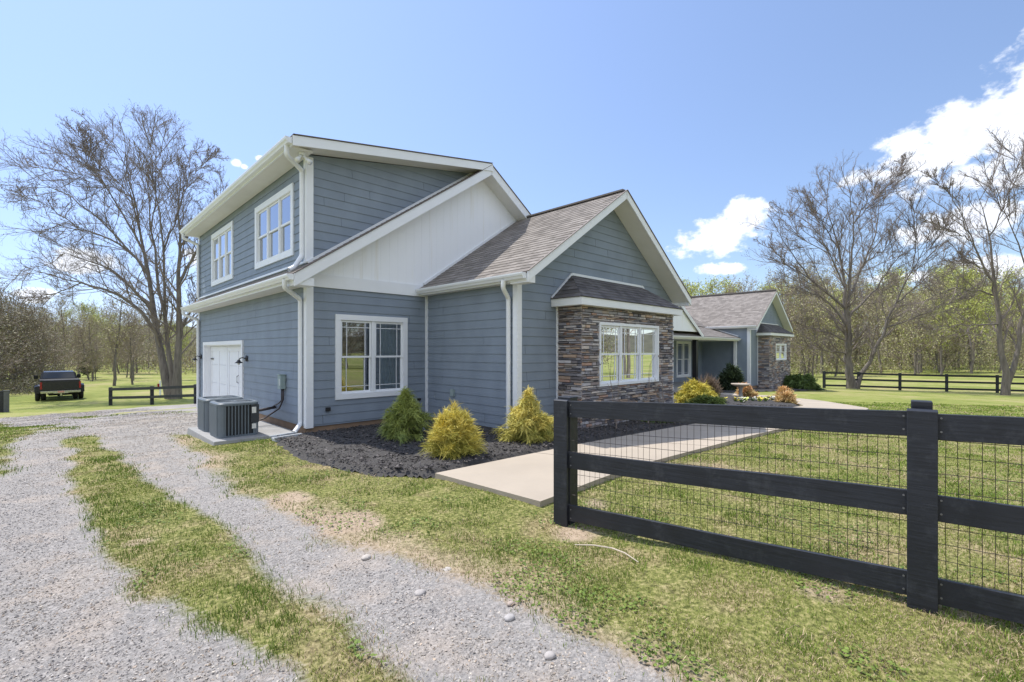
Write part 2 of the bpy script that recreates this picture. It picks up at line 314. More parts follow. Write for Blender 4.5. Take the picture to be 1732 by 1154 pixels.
def ground_mat():
    m, nt, b = newmat('ground_surface'); N = nt.nodes; L = nt.links; b.inputs['Roughness'].default_value = .95; b.inputs['Specular IOR Level'].default_value = .15
    tc = N.new('ShaderNodeTexCoord'); V = tc.outputs['Object']
    def noise(s, d=5, r=.6):
        n = N.new('ShaderNodeTexNoise'); n.inputs['Scale'].default_value = s; n.inputs['Detail'].default_value = d; n.inputs['Roughness'].default_value = r; L.new(V, n.inputs['Vector']); return n.outputs[0]
    def ramp(x, *st):
        r = N.new('ShaderNodeValToRGB'); L.new(x, r.inputs[0]); e = r.color_ramp.elements
        while len(e) < len(st): e.new(.5)
        for k, (p, c) in enumerate(st): e[k].position = p; e[k].color = (*c, 1)
        return r.outputs[0]
    def mix(f, a, c, bt='MIX'):
        x = N.new('ShaderNodeMix'); x.data_type = 'RGBA'; x.blend_type = bt
        for i, v in ((0, f), (6, a), (7, c)):
            if isinstance(v, (int, float)): x.inputs[i].default_value = v
            elif isinstance(v, tuple): x.inputs[i].default_value = (*v, 1)
            else: L.new(v, x.inputs[i])
        return x.outputs[2]
    def at_(n):
        a = N.new('ShaderNodeAttribute'); a.attribute_name = n; return a.outputs['Fac']
    def mth(op, a, c, d=None):
        x = N.new('ShaderNodeMath'); x.operation = op; x.use_clamp = op == 'MULTIPLY_ADD'
        for i, v in enumerate((a, c, d)):
            if v is None: continue
            if isinstance(v, (int, float)): x.inputs[i].default_value = v
            else: L.new(v, x.inputs[i])
        return x.outputs[0]
    big = noise(.35, 4); mid = noise(2.2, 6); fine = noise(28, 6, .7); vf = noise(110, 4, .7)
    green = ramp(fine, (.36, (.06, .075, .02)), (.5, (.17, .20, .045)), (.64, (.36, .33, .13)))
    straw = ramp(fine, (.36, (.16, .115, .065)), (.52, (.36, .27, .165)), (.66, (.56, .45, .30)))
    dry = mth('MULTIPLY_ADD', mth('ADD', mid, mth('MULTIPLY', big, .8)), 5.0, -4.3)
    g = mix(mth('MULTIPLY_ADD', dry, .55, .15), green, straw)
    far = ramp(mth('ADD', mth('MULTIPLY', noise(.12, 4), .6), mth('MULTIPLY', noise(1.3, 6), .4)), (.38, (.17, .205, .05)), (.5, (.25, .275, .075)), (.62, (.38, .335, .16)))
    g = mix(at_('far'), g, far)
    clay = ramp(fine, (.3, (.29, .22, .15)), (.7, (.54, .43, .32)))
    g = mix(mth('MULTIPLY_ADD', mth('ADD', at_('clay'), mth('MULTIPLY', fine, .5)), 3.0, -1.7), g, clay)
    vo = N.new('ShaderNodeTexVoronoi'); vo.inputs['Scale'].default_value = 75; L.new(V, vo.inputs['Vector'])
    vo2 = N.new('ShaderNodeTexVoronoi'); vo2.inputs['Scale'].default_value = 34; L.new(V, vo2.inputs['Vector'])
    sepc = N.new('ShaderNodeSeparateColor'); L.new(vo.outputs['Color'], sepc.inputs[0])
    stone = ramp(sepc.outputs[0], (0, (.17, .16, .155)), (.4, (.27, .26, .245)), (.8, (.37, .345, .325)), (1, (.48, .45, .42)))
    stone = mix(.35, stone, ramp(vf, (.3, (.21, .20, .195)), (.7, (.50, .465, .44))))
    stone = mix(mth('MULTIPLY_ADD', mth('ADD', mid, mth('MULTIPLY', big, .6)), 2.2, -1.75), stone, (.50, .41, .33))
    gm = mth('MULTIPLY_ADD', mth('ADD', at_('gravel'), mth('MULTIPLY', mth('SUBTRACT', fine, .5), .7)), 4.0, -1.5)
    stone = mix(mth('MULTIPLY', at_('far'), .45), stone, ramp(mth('ADD', mth('MULTIPLY', mid, .5), mth('MULTIPLY', fine, .5)), (.38, (.22, .205, .19)), (.62, (.44, .41, .37))))
    c = mix(gm, g, stone)
    L.new(c, b.inputs['Base Color'])
    hgt = mth('ADD', mth('MULTIPLY', vo2.outputs['Distance'], .5), mth('ADD', mth('MULTIPLY', fine, .6), mth('MULTIPLY', vf, .4)))
    bp = N.new('ShaderNodeBump'); bp.inputs['Strength'].default_value = .9; bp.inputs['Distance'].default_value = .02; L.new(hgt, bp.inputs['Height']); L.new(bp.outputs[0], b.inputs['Normal'])
    return m
M_ground = ground_mat()
M_mulch = mat('mulch_bed', (.028, .026, .025), .85, .5, 45, 1.0, 60, c2=(.10, .093, .09))

# ---------------------------------------------------------------- ground layout (world metres)
med_l = [gnd(*p) for p in [(112, 742), (128, 800), (150, 870), (165, 930), (240, 1000), (370, 1085), (460, 1150), (560, 1300)]]
med_r = [gnd(*p) for p in [(158, 735), (212, 790), (295, 850), (410, 920), (510, 1000), (610, 1070), (715, 1150), (900, 1300)]]
MEDIAN = [tuple(p) for p in med_l]+[tuple(p) for p in med_r[::-1]]
grl = [gnd(*p) for p in [(300, 735), (310, 760), (370, 810), (450, 855), (570, 905), (700, 955), (850, 1010), (1000, 1080), (1130, 1150), (1400, 1300)]]
GRAVEL_OUT = [(-1.6, -8), (-1.5, 2)]+[tuple(gnd(*p)) for p in [(-60, 850), (-15, 800), (12, 765), (22, 735), (5, 716), (-60, 706)]]+[(-6, 24), (-2.5, 28), (.5, 29.5), (3.2, 30), (12, 29), (12, 12), (2.2, 11.4), (1.75, 10.9)]+[tuple(p) for p in grl]+[(2.2, -8)]
BED = [(2.9, 8.95), (2.72, 8.2), (2.62, 7.0), (2.7, 6.2), (2.88, 5.5), (3.3, 4.9), (6.25, 4.72), (9.8, 4.42), (13.5, 4.25), (16.4, 4.1), (18.2, 5.4), (19.1, 6.6), (19.4, 8.0), (19.4, 9.6), (12, 9.6), (12, 8.95)]
BED2 = [(21.6, 9.9), (22.4, 8.4), (25, 7.9), (28, 7.3), (33, 6.9), (34.6, 7.6), (34.6, 9.4), (27, 9.4), (26.9, 9.9)]
PATH_L = [(3.38, 4.78), (6.25, 4.64), (9.8, 4.35), (13.5, 4.17), (16.5, 4.0), (18.3, 5.3), (19.2, 6.5), (19.5, 8.0), (19.5, 9.7)]
PATH_R = [(3.63, 3.28), (6.0, 3.22), (9.0, 3.02), (13.2, 2.72), (17.2, 2.5), (19.6, 4.3), (20.7, 6.0), (21.1, 7.9), (21.1, 9.7)]
PATH = PATH_L+PATH_R[::-1]
def gravel_mask(x, y):
    d = sdist(x, y, GRAVEL_OUT); dm = sdist(x, y, MEDIAN)
    n = (fbm(x, y, 1.3, 3)-.5)*1.1
    g = np.clip(.5+(d+n*.55)*1.6, 0, 1); mm = np.clip(.5+(dm+n*.35)*2.6, 0, 1)
    fade = np.clip((y-12)/5, 0, 1)
    return np.clip(g*(1-mm)-fade*np.clip((fbm(x, y, .45, 12)-.5)*4, 0, .8)*(x < 5)*(y < 40), 0, 1)
def clay_mask(x, y):
    d = np.abs(sdist(x, y, [tuple(p) for p in grl]+[(6, -8), (6, 12)]))
    c = np.clip(.60-d*.60, 0, 1)+(fbm(x, y, .9, 8)-.5)*.9
    c = c-.12
    for cx, cy, r in [(3.5, .75, .22), (3.35, 2.6, .25), (4.1, 2.9, .2), tuple(gnd(490, 842))+(.22,), tuple(gnd(230, 915))+(.2,), tuple(gnd(600, 880))+(.2,)]:
        c = c+.65*np.exp(-((x-cx)**2+((y-cy))**2)/(r*r))
    return np.clip(c, 0, 1)
def make_ground():
    def axis(lo, hi, f0, f1, fine):
        a = list(np.arange(f0, f1, fine)); s = fine; v = f1
        while v < hi: a.append(v); s *= 1.12; v += s
        s = fine; v = f0; pre = []
        while v > lo:
            s *= 1.12; v -= s; pre.append(v)
        return np.array(pre[::-1]+a)
    xs = axis(-500, 900, -1.6, 9.5, .06); ys = axis(-500, 900, -.6, 11, .06)
    X, Y = np.meshgrid(xs, ys, indexing='ij'); Z = terr(X, Y)
    dist = np.hypot(X, Y); g = gravel_mask(X, Y)
    Z = Z+np.where(dist < 40, (fbm(X, Y, 1.1, 5)-.5)*.05, 0)+np.where(dist < 14, (fbm(X, Y, 9, 6)-.5)*.018, 0)-.01*g
    Z = Z-np.where(sdist(X, Y, PATH) > .05, .06, 0)-np.where(sdist(X, Y, BED) > .2, .08, 0)
    Z = Z+np.clip(dist-160, 0, 400)*.012
    n0, n1 = X.shape; i, j = np.meshgrid(np.arange(n0-1), np.arange(n1-1), indexing='ij'); b = (i*n1+j).ravel()
    F = np.stack([b, b+n1, b+n1+1, b+1], 1)
    far = np.clip((dist-9)/10, 0, 1)
    o = npmesh('ground', np.stack([X, Y, Z], -1).reshape(-1, 3), F, M_ground, attrs={'gravel': g.ravel(), 'clay': (clay_mask(X, Y)*(dist < 25)).ravel(), 'far': far.ravel()}, smooth=True)
    tag(o, kind='structure')
make_ground()
def bed_mesh(name, poly, step, kind):
    P = np.array(poly); xs = np.arange(P[:, 0].min()-.2, P[:, 0].max()+.2, step); ys = np.arange(P[:, 1].min()-.2, P[:, 1].max()+.2, step)
    X, Y = np.meshgrid(xs, ys, indexing='ij'); d = sdist(X, Y, poly)+(fbm(X, Y, 3, 2)-.5)*.16
    Z = terr(X, Y)+np.clip(d*.5, -.08, .07)+.01+(fbm(X, Y, 7, 1)-.5)*.05+(vnoise(X, Y, 22, 4)-.5)*.02
    n0, n1 = X.shape; i, j = np.meshgrid(np.arange(n0-1), np.arange(n1-1), indexing='ij'); b = (i*n1+j).ravel()
    ok = (d > -.08)[:-1, :-1].ravel(); F = np.stack([b, b+n1, b+n1+1, b+1], 1)[ok]
    V = np.stack([X, Y, Z], -1).reshape(-1, 3); u, inv = np.unique(F, return_inverse=True)
    return tag(npmesh(name, V[u], inv.reshape(F.shape), M_mulch, smooth=True), kind=kind)
bed_mesh('mulch_bed', BED, .05, 'structure'); bed_mesh('mulch_bed', BED2, .15, 'structure')
def make_path():
    mb = MB(); L0 = np.array(PATH_L); R0 = np.array(PATH_R)
    def samp(A, n=200):
        s = np.concatenate([[0], np.cumsum(np.hypot(*np.diff(A, axis=0).T))]); t = np.linspace(0, s[-1], n)
        B = np.stack([np.interp(t, s, A[:, 0]), np.interp(t, s, A[:, 1])], 1)
        for _ in range(14): B[1:-1] = (B[:-2]+B[1:-1]*2+B[2:])/4
        return B
    Lp, Rp = samp(L0), samp(R0); n = 200
    joints = set(range(17, 199, 17))
    def prof(i, j, a, b):
        # slab piece between samples i and j with tiny end insets
        pa, pb = Lp[i], Rp[i]; qa, qb = Lp[j], Rp[j]; return pa, pb, qa, qb
    last = 0
    for i in range(n-1):
        la, ra, lb, rb = Lp[i], Rp[i], Lp[i+1], Rp[i+1]
        if i in joints: la = la+(lb-la)*.2; ra = ra+(rb-ra)*.2
        def z(p): return float(terr(p[0], p[1]))+.055
        for (a, b_, c, d) in [(la, ra, rb, lb)]:
            mb.add([(a[0], a[1], z(a)), (b_[0], b_[1], z(b_)), (c[0], c[1], z(c)), (d[0], d[1], z(d)), (a[0], a[1], z(a)-.16), (b_[0], b_[1], z(b_)-.16), (c[0], c[1], z(c)-.16), (d[0], d[1], z(d)-.16)],
                   [(0, 1, 2, 3), (1, 5, 6, 2), (0, 3, 7, 4)]+([(0, 4, 5, 1)] if (i in joints or i == 0) else []))
        if i in joints: mb.add([(Lp[i][0], Lp[i][1], z(la)-.012), (Rp[i][0], Rp[i][1], z(ra)-.012), (ra[0], ra[1], z(ra)-.012), (la[0], la[1], z(la)-.012)], [(0, 1, 2, 3)])
    tag(mb.build('path', M_conc), kind='structure')
make_path()

# ---------------------------------------------------------------- house
HS = empty('house', (3.42, 8.88, 0), 'long slate blue clapboard house with white trim, stone bays and brown shingle roofs', 'house')
class Fr:   # a wall's frame: u along the wall, v up, n outwards
    def __init__(s, O, U, Nn, Vv=(0, 0, 1)): s.O = np.array(O, float); s.U = np.array(U, float); s.N = np.array(Nn, float); s.V = np.array(Vv, float)
    def p(s, u, v, n=0): return s.O+s.U*u+s.V*v+s.N*n
    def box(s, mb, u0, u1, v0, v1, n0, n1): mb.hexa([s.p(u0, v0, n0), s.p(u1, v0, n0), s.p(u1, v0, n1), s.p(u0, v0, n1), s.p(u0, v1, n0), s.p(u1, v1, n0), s.p(u1, v1, n1), s.p(u0, v1, n1)])
def front(Y): return Fr((0, Y, 0), (1, 0, 0), (0, -1, 0))
def left(X): return Fr((X, 0, 0), (0, 1, 0), (-1, 0, 0))
def right(X): return Fr((X, 0, 0), (0, 1, 0), (1, 0, 0))
def back(Y): return Fr((0, Y, 0), (1, 0, 0), (0, 1, 0))
def lap(mb, fr, Lf, Rf, v0, v1, pitch, th, openings=(), brk=(), n0=0, phase=0, seams=False):
    cuts = {round(v0, 5), round(v1, 5)} | {round(b, 5) for b in brk if v0 < b < v1}
    for o in openings: cuts |= {round(c, 5) for c in o[2:4] if v0 < c < v1}
    k = math.floor((v0-phase)/pitch)
    v = phase+k*pitch
    while v < v1:
        if v > v0: cuts.add(round(v, 5))
        v += pitch
    cs = sorted(cuts)
    for a, b in zip(cs[:-1], cs[1:]):
        if b-a < 1e-4: continue
        row = phase+math.floor((a-phase+1e-4)/pitch)*pitch
        na = n0+th*(1-(a-row)/pitch); nb = n0+th*(1-(b-row)/pitch); mid = (a+b)/2
        sp = [(Lf(a), Lf(b), Rf(a), Rf(b))]
        for o in openings:
            if o[2]-1e-4 <= mid <= o[3]+1e-4:
                ns = []
                for la, lb, ra, rb in sp:
                    if o[1] <= max(la, lb) or o[0] >= min(ra, rb): ns.append((la, lb, ra, rb)); continue
                    if o[0] > max(la, lb): ns.append((la, lb, o[0], o[0]))
                    if o[1] < min(ra, rb): ns.append((o[1], o[1], ra, rb))
                sp = ns
        if seams:
            ns = []; rs_ = random.Random(int(row*1000)+int(v1*77)); off = rs_.uniform(0, 3.6)
            for la, lb, ra, rb in sp:
                u = math.floor(max(la, lb)/3.6)*3.6+off
                while u < max(la, lb)+.15: u += 3.6
                while u < min(ra, rb)-.15: ns.append((la, lb, u-.0025, u-.0025)); la = lb = u+.0025; u += 3.6
                ns.append((la, lb, ra, rb))
            sp = ns
        for la, lb, ra, rb in sp:
            if ra-la < .002 and rb-lb < .002: continue
            ra, rb = max(ra, la), max(rb, lb)
            mb.add([fr.p(la, a, na), fr.p(ra, a, na), fr.p(rb, b, nb), fr.p(lb, b, nb)], [(0, 1, 2, 3)], uv=[(la, a), (ra, a), (rb, b), (lb, b)])
            if abs(a-row) < 1e-3: mb.add([fr.p(la, a, n0-.004), fr.p(ra, a, n0-.004), fr.p(ra, a, na), fr.p(la, a, na)], [(0, 1, 2, 3)], uv=[(la, a)]*4)
K = lambda c: (lambda v: c)
PITCH = .165; TH = .013
SB = .13     # bottom of siding
S_ = .68     # roof slope
GX0, GX1, GYF, GYB = 3.42, 11.88, 8.88, 17.55; GRX, GRZ = 7.65, 6.02
WX0, WX1, WYF = 6.06, 11.95, 6.03; WRX, WRZ = 8.95, 5.02
def wall(fr, Lf, Rf, v0, v1, openings=(), brk=(), m=M_side, name='siding_wall', pitch=PITCH, th=TH):
    mb = MB(); lap(mb, fr, Lf, Rf, v0, v1, pitch, th, openings, brk, seams=True); return mb.build(name, m, HS)
# openings (u0,u1,v0,v1)
W_gar = (4.05, 5.44, .70, 2.15)
W_bay = (7.76, 10.0, .89, 2.06)
W_up1 = (9.62, 11.73, 3.52, 4.68)
W_up2 = (13.8, 15.75, 3.52, 4.76)
D_gar = (12.9, 16.75, -.2, 1.70)
W_por = (23.9, 25.4, .2, 1.95)
W_b2 = (29.3, 31.1, 1.05, 1.88)
# garage walls
wall(front(GYF), K(GX0), K(WX0), SB, 2.78, [W_gar])
wall(left(GX0), K(GYF), K(GYB), SB, 2.80, [D_gar])
wall(left(GX0), K(D_gar[1]), K(GYB), -.30, SB)
wall(left(GX0), K(GYF), K(GYB), 3.05, 5.12, [W_up1, W_up2])
wall(back(GYB), K(GX0), K(GX1), -.6, 5.1)
dz = lambda u: 5.10+.174*(u-3.05)
rz_ = lambda u: GRZ-S_*(GRX-u)
wall(front(GYF), lambda v: GX0 if v < 5.16 else GX0+(v-5.16)/.174, lambda v: (v-GRZ)/S_+GRX, 3.17, 5.86, brk=[5.16])
# white board-and-batten gable
def batten_gable():
    mb = MB(); fr = front(GYF); s = .2; us = np.arange(GX0, GX1-.01, .05)
    zt = lambda u: GRZ-S_*abs(u-GRX)-.12
    for a in np.arange(GX0, GX1-.05, .1):
        b = a+.1
        for c, d in ([(a, b)] if not (a < GRX < b) else [(a, GRX), (GRX, b)]):
            mb.add([fr.p(c, 2.86, .012), fr.p(d, 2.86, .012), fr.p(d, zt(d), .012), fr.p(c, zt(c), .012)], [(0, 1, 2, 3)])
    for a in np.arange(GX0+.1, GX1-.2, s):
        z = min(zt(a-.02), zt(a+.02))-.02
        if z > 3.0: fr.box(mb, a-.007, a+.007, 2.99, z, .0125, .0155)
    mb.build('gable_panel', M_batten, HS)
    mb = MB(); fr.box(mb, GX0-.02, WX0+.0, 2.74, 2.98, .012, .04); mb.build('frieze_board', M_white, HS)
batten_gable()
# wing walls
wall(left(WX0), K(WYF), K(GYF), SB-.05, 2.80)
wl = lambda c, z0, X0: (lambda v: X0 if v < z0 else max(X0, c-(WRZ-.1-v)/S_))
wr = lambda c, z0, X1: (lambda v: X1 if v < z0 else min(X1, c+(WRZ-.1-v)/S_))
BX0, BX1, BY = 7.18, 10.78, 5.43
wall(front(WYF), wl(WRX, 2.9, WX0), wr(WRX, 2.9, WX1), SB-.05, 4.86, [(BX0+.02, BX1-.02, -.5, 2.75)], brk=[2.9, 2.956, 2.88])
wall(right(WX1), K(WYF), K(11.8), -.25, 2.85)
# main body and second wing
VX0, VX1, VYF, VRX = 27.0, 33.1, 9.2, 30.05
wall(front(11.8), K(WX1), K(VX0), -.2, 2.85, [W_por])
wall(left(VX0), K(VYF), K(11.8), -.38, 2.85)
wall(front(VYF), wl(VRX, 2.9, VX0), wr(VRX, 2.9, VX1), -.38, 4.86, [(28.25, 31.95, -.6, 2.6)], brk=[2.9, 2.95])
wall(right(VX1), K(VYF), K(19), -.7, 2.85)
wall(back(19), K(GX1), K(VX1), -.9, 2.85)
# foundation
mb = MB()
mb.box(GX0+.03, WX0+.1, GYF+.03, GYF+.4, -.6, SB); mb.box(GX0+.03, GX0+.3, GYF+.4, D_gar[0], -.9, SB); mb.box(GX0+.03, GX0+.3, D_gar[1], GYB-.05, -.9, -.31)
mb.box(WX0+.03, WX0+.3, WYF+.03, GYF+.0, -.6, SB-.05); mb.box(WX0+.3, BX0+.1, WYF+.03, WYF+.3, -.6, SB-.05); mb.box(BX1-.1, WX1-.03, WYF+.03, WYF+.3, -.6, SB-.05); mb.box(WX1-.3, WX1-.03, WYF+.3, 11.7, -.6, -.25)
mb.box(VX0+.03, VX0+.3, VYF+.03, 11.7, -1, -.38); mb.box(VX0+.3, VX1-.03, VYF+.03, VYF+.3, -1.4, -.38); mb.box(VX1-.3, VX1-.03, VYF+.3, 18.9, -1.6, -.7); mb.box(GX1, VX1-.3, 18.7, 18.97, -2, -.9); mb.box(GX0+.05, GX1-.05, GYB-.3, GYB-.03, -2, -.6)
mb.build_each('foundation', M_fnd, HS)
# corner boards and vertical trims
mb = MB()
def cboard(X, Y, z0, z1, w=.095, sx=1):   # corner with faces towards -x and -y
    mb.box(X-.022, X+w, Y-.022, Y+.0, z0, z1); mb.box(X-.022, X, Y, Y+w, z0, z1)
cboard(GX0, GYF, SB-.02, 2.83, .11); cboard(GX0, GYF, 3.17, 5.13, .11)
cboard(WX0, WYF, .06, 2.83); cboard(VX0, VYF, -.4, 2.83, .13)
mb.box(WX0-.06, WX0-.0, GYF-.045, GYF-.015, .1, 2.74)      # inside corner
mb.box(GX0-.022, GX0, GYB-.12, GYB+.02, -.4, 2.8); mb.box(GX0-.022, GX0, GYB-.12, GYB+.02, 3.05, 5.1)
mb.box(BX0-.05, BX0-.01, WYF-.035, WYF-.012, .06, 2.42)
mb.box(BX1+.01, BX1+.05, WYF-.035, WYF-.012, .06, 2.42)
mb.box(WX1-.09, WX1+.022, WYF-.022, WYF, -.1, 2.83); mb.box(WX1, WX1+.022, WYF, WYF+.1, -.1, 2.83)
mb.box(28.15, 28.19, VYF-.035, VYF-.012, -.4, 2.4)
mb.build_each('corner_board', M_white, HS)
# ---- roofs
def slope_frame(P0, U, eave_to_ridge):   # frame whose V runs up the slope
    Vv = np.array(eave_to_ridge, float); Vv /= np.linalg.norm(Vv); U = np.array(U, float); N_ = np.cross(U, Vv); N_ *= np.sign(N_[2]) or 1
    return Fr(P0, U, N_, Vv)
def roof_plane(fr, Lf, Rf, v1, m=M_shin, brk=(), name='roof', under=.03, v0=0):
    mb = MB(); lap(mb, fr, Lf, Rf, v0, v1, .14, .009, brk=brk, n0=.0)
    # deck below the shingles
    vs = sorted({v0, v1, *[b for b in brk if v0 < b < v1]})
    for a, b in zip(vs[:-1], vs[1:]):
        P = [fr.p(Lf(a), a, -.035), fr.p(Rf(a), a, -.035), fr.p(Rf(b), b, -.035), fr.p(Lf(b), b, -.035), fr.p(Lf(a), a, -.004), fr.p(Rf(a), a, -.004), fr.p(Rf(b), b, -.004), fr.p(Lf(b), b, -.004)]
        mb.hexa(P)
    return mb.build(name, m, HS)
YO = 8.50   # garage rake plane
def hyp(dx): return dx*math.hypot(1, S_)
# garage: left slope skirt + strip in front of the dormer, right slope, dormer shed roof
frl = slope_frame((3.05, 0, GRZ-S_*(GRX-3.05)), (0, 1, 0), (1, 0, S_))
roof_plane(frl, K(YO), K(GYB+.05), hyp(.37))
roof_plane(frl, K(YO), K(GYF-.005), hyp(GRX-3.05), v0=hyp(.37))
frr = slope_frame((GX1+.3, 0, GRZ-S_*(GX1+.3-GRX)), (0, 1, 0), (-1, 0, S_))
roof_plane(frr, K(YO), K(GYB+.05), hyp(GX1+.3-GRX))
frd = slope_frame((3.02, 0, 5.27), (0, 1, 0), (GRX-3.02, 0, GRZ+.035-5.27))
roof_plane(frd, K(YO-.02), K(GYB+.05), math.hypot(GRX-3.02, GRZ+.035-5.27)+.02)
# wing roofs
YW = 5.58
def gable_roof(cx, x0, x1, y0, y1l, y1r, rzz=WRZ):
    fl = slope_frame((x0, 0, rzz-S_*(cx-x0)), (0, 1, 0), (1, 0, S_)); Ln = hyp(cx-x0)
    roof_plane(fl, K(y0), lambda v: y1l(v/Ln), Ln)
    fr2 = slope_frame((x1, 0, rzz-S_*(x1-cx)), (0, 1, 0), (-1, 0, S_))
    roof_plane(fr2, K(y0), lambda v: y1r(v/Ln), Ln)
    mb = MB(); mb.bar((cx, y0+.02, rzz+.0), (cx, max(y1l(1), y1r(1)), rzz+.0), .20, .035); mb.build('ridge_cap', M_shin, HS)
gable_roof(WRX, 5.84, 12.06, YW, lambda t: GYF+6*max(0, (t-.97)/.03), lambda t: 11.5+3.9*t)
gable_roof(VRX, VX0-.21, VX1+.11, 8.8, lambda t: 11.5+3.9*t, lambda t: 19.2)
# main roof facing the porch, and its far slope
fm = slope_frame((0, 11.5, 2.9), (1, 0, 0), (0, 4.0, 2.1)); LnM = math.hypot(4, 2.1)
roof_plane(fm, lambda v: 11.9-2.9*v/LnM, lambda v: 27.0+3*v/LnM, LnM)
fb = slope_frame((0, 19.5, 2.9), (1, 0, 0), (0, -4.0, 2.1)); roof_plane(fb, K(GX1), K(VX1+.1), LnM)
# porch roof
fp = slope_frame((0, 9.7, 2.24), (1, 0, 0), (0, 1.8, .62)); roof_plane(fp, K(12.05), K(26.98), math.hypot(1.8, .62))
# entry gable over porch
def entry():
    cx, zp, y0, y1 = 19.0, 4.2, 9.62, 13.2; w = 3.15; s = .61
    for sg in (-1, 1):
        f = slope_frame((cx+sg*w, 0, zp-s*w), (0, 1, 0), (-sg, 0, s)); L_ = w*math.hypot(1, s); roof_plane(f, K(y0), K(y1), L_)
    mb = MB(); fr = front(9.72)
    mb.add([fr.p(cx-2.75, 2.42, .01), fr.p(cx+2.75, 2.42, .01), fr.p(cx, zp-.1, .01), fr.p(cx-2.75, 2.42, -.1), fr.p(cx+2.75, 2.42, -.1), fr.p(cx, zp-.1, -.1)], T=[(0, 1, 2), (3, 4, 5)]); mb.build('gable_panel', M_batten, HS)
    mb = MB()
    for sg in (-1, 1): mb.bar((cx+sg*w, y0, zp-s*w-.09), (cx, y0, zp-.09), .03, .15)
    mb.build('rake_board', M_white, HS)
entry()
# ---- fascias, rakes, soffits
def rake(x0, z0, x1, z1, y, yw, d=.19, name='rake_board', soff=True):
    mb = MB(); n = .037; dd = np.array([x1-x0, z1-z0]); dd /= np.linalg.norm(dd); up = np.array([-dd[1], dd[0]]); up *= np.sign(up[1])
    def P(x, z, o): return (x+up[0]*o, z+up[1]*o)
    a0, a1 = P(x0, z0, -.008), P(x1, z1, -.008)
    # vertical-cut ends so mitres meet at the ridge
    b0, b1 = (a0[0], a0[1]-d), (a1[0], a1[1]-d)
    Q = [(b0, a0), (b1, a1)]
    for yy0, yy1, e in ((y-.026, y-.001, 0),):
        mb.hexa([(b0[0], yy0, b0[1]), (b1[0], yy0, b1[1]), (b1[0], yy1, b1[1]), (b0[0], yy1, b0[1]), (a0[0], yy0, a0[1]), (a1[0], yy0, a1[1]), (a1[0], yy1, a1[1]), (a0[0], yy1, a0[1])])
    mb.build(name, M_white, HS)
    if soff:
        mb = MB(); o = .018
        mb.hexa([(b0[0], y+.0, b0[1]+o), (b1[0], y+.0, b1[1]+o), (b1[0], yw-.016, b1[1]+o), (b0[0], yw-.016, b0[1]+o), (b0[0], y+.0, b0[1]+.04), (b1[0], y+.0, b1[1]+.04), (b1[0], yw-.016, b1[1]+.04), (b0[0], yw-.016, b0[1]+.04)])
        mb.build('soffit', M_soff, HS)
rake(3.05, rz_(3.05), GRX, GRZ, YO, GYF, .22); rake(GX1+.3, GRZ-S_*(GX1+.3-GRX), GRX, GRZ, YO, GYF, .22)
rake(3.02, 5.27, GRX+.02, GRZ+.035, YO-.02, GYF, .17)
for cx, x0, x1, y, yw in ((WRX, 5.84, 12.06, YW, WYF), (VRX, VX0-.21, VX1+.11, 8.8, VYF)):
    rake(x0, WRZ-S_*(cx-x0), cx, WRZ, y, yw, .17); rake(x1, WRZ-S_*(x1-cx), cx, WRZ, y, yw, .17)
# metal drip edges along rakes (thin dark line)
mb = MB()
for p, q in [((3.05, YO-.022, rz_(3.05)+.006), (GRX, YO-.022, GRZ+.006)), ((GRX, YO-.022, GRZ+.006), (9.4, YO-.022, GRZ-S_*(9.4-GRX)+.006)), ((3.02, YO-.042, 5.277), (GRX, YO-.042, GRZ+.04)),
             ((5.84, YW-.02, WRZ-S_*(WRX-5.84)+.005), (WRX, YW-.02, WRZ+.005)), ((12.06, YW-.02, WRZ-S_*(12.06-WRX)+.005), (WRX, YW-.02, WRZ+.005)),
             ((26.79, 8.78, WRZ-S_*(VRX-26.79)+.005), (VRX, 8.78, WRZ+.005)), ((33.21, 8.78, WRZ-S_*(33.21-VRX)+.005), (VRX, 8.78, WRZ+.005))]:
    mb.bar(p, q, .05, .012)
mb.build_each('drip_edge', mat('drip_brown', (.16, .13, .12), .6), HS)
# flashing: dormer wall / roof strip, wing roof against white wall
mb = MB()
mb.bar((GX0, GYF-.03, rz_(GX0)+.03), (7.5, GYF-.03, rz_(7.5)+.03), .03, .05)
mb.bar((WX0-.1, GYF-.03, WRZ-S_*(WRX-WX0+.1)+.035), (WRX-.1, GYF-.03, WRZ-.03), .03, .05)
mb.bar((26.97, 9.78, 2.33), (26.97, 11.5, 2.92), .03, .05)
mb.bar((GX0-.025, GYF, 3.18), (GX0-.025, GYB, 3.18), .03, .04)
mb.build_each('flashing', M_gut, HS)
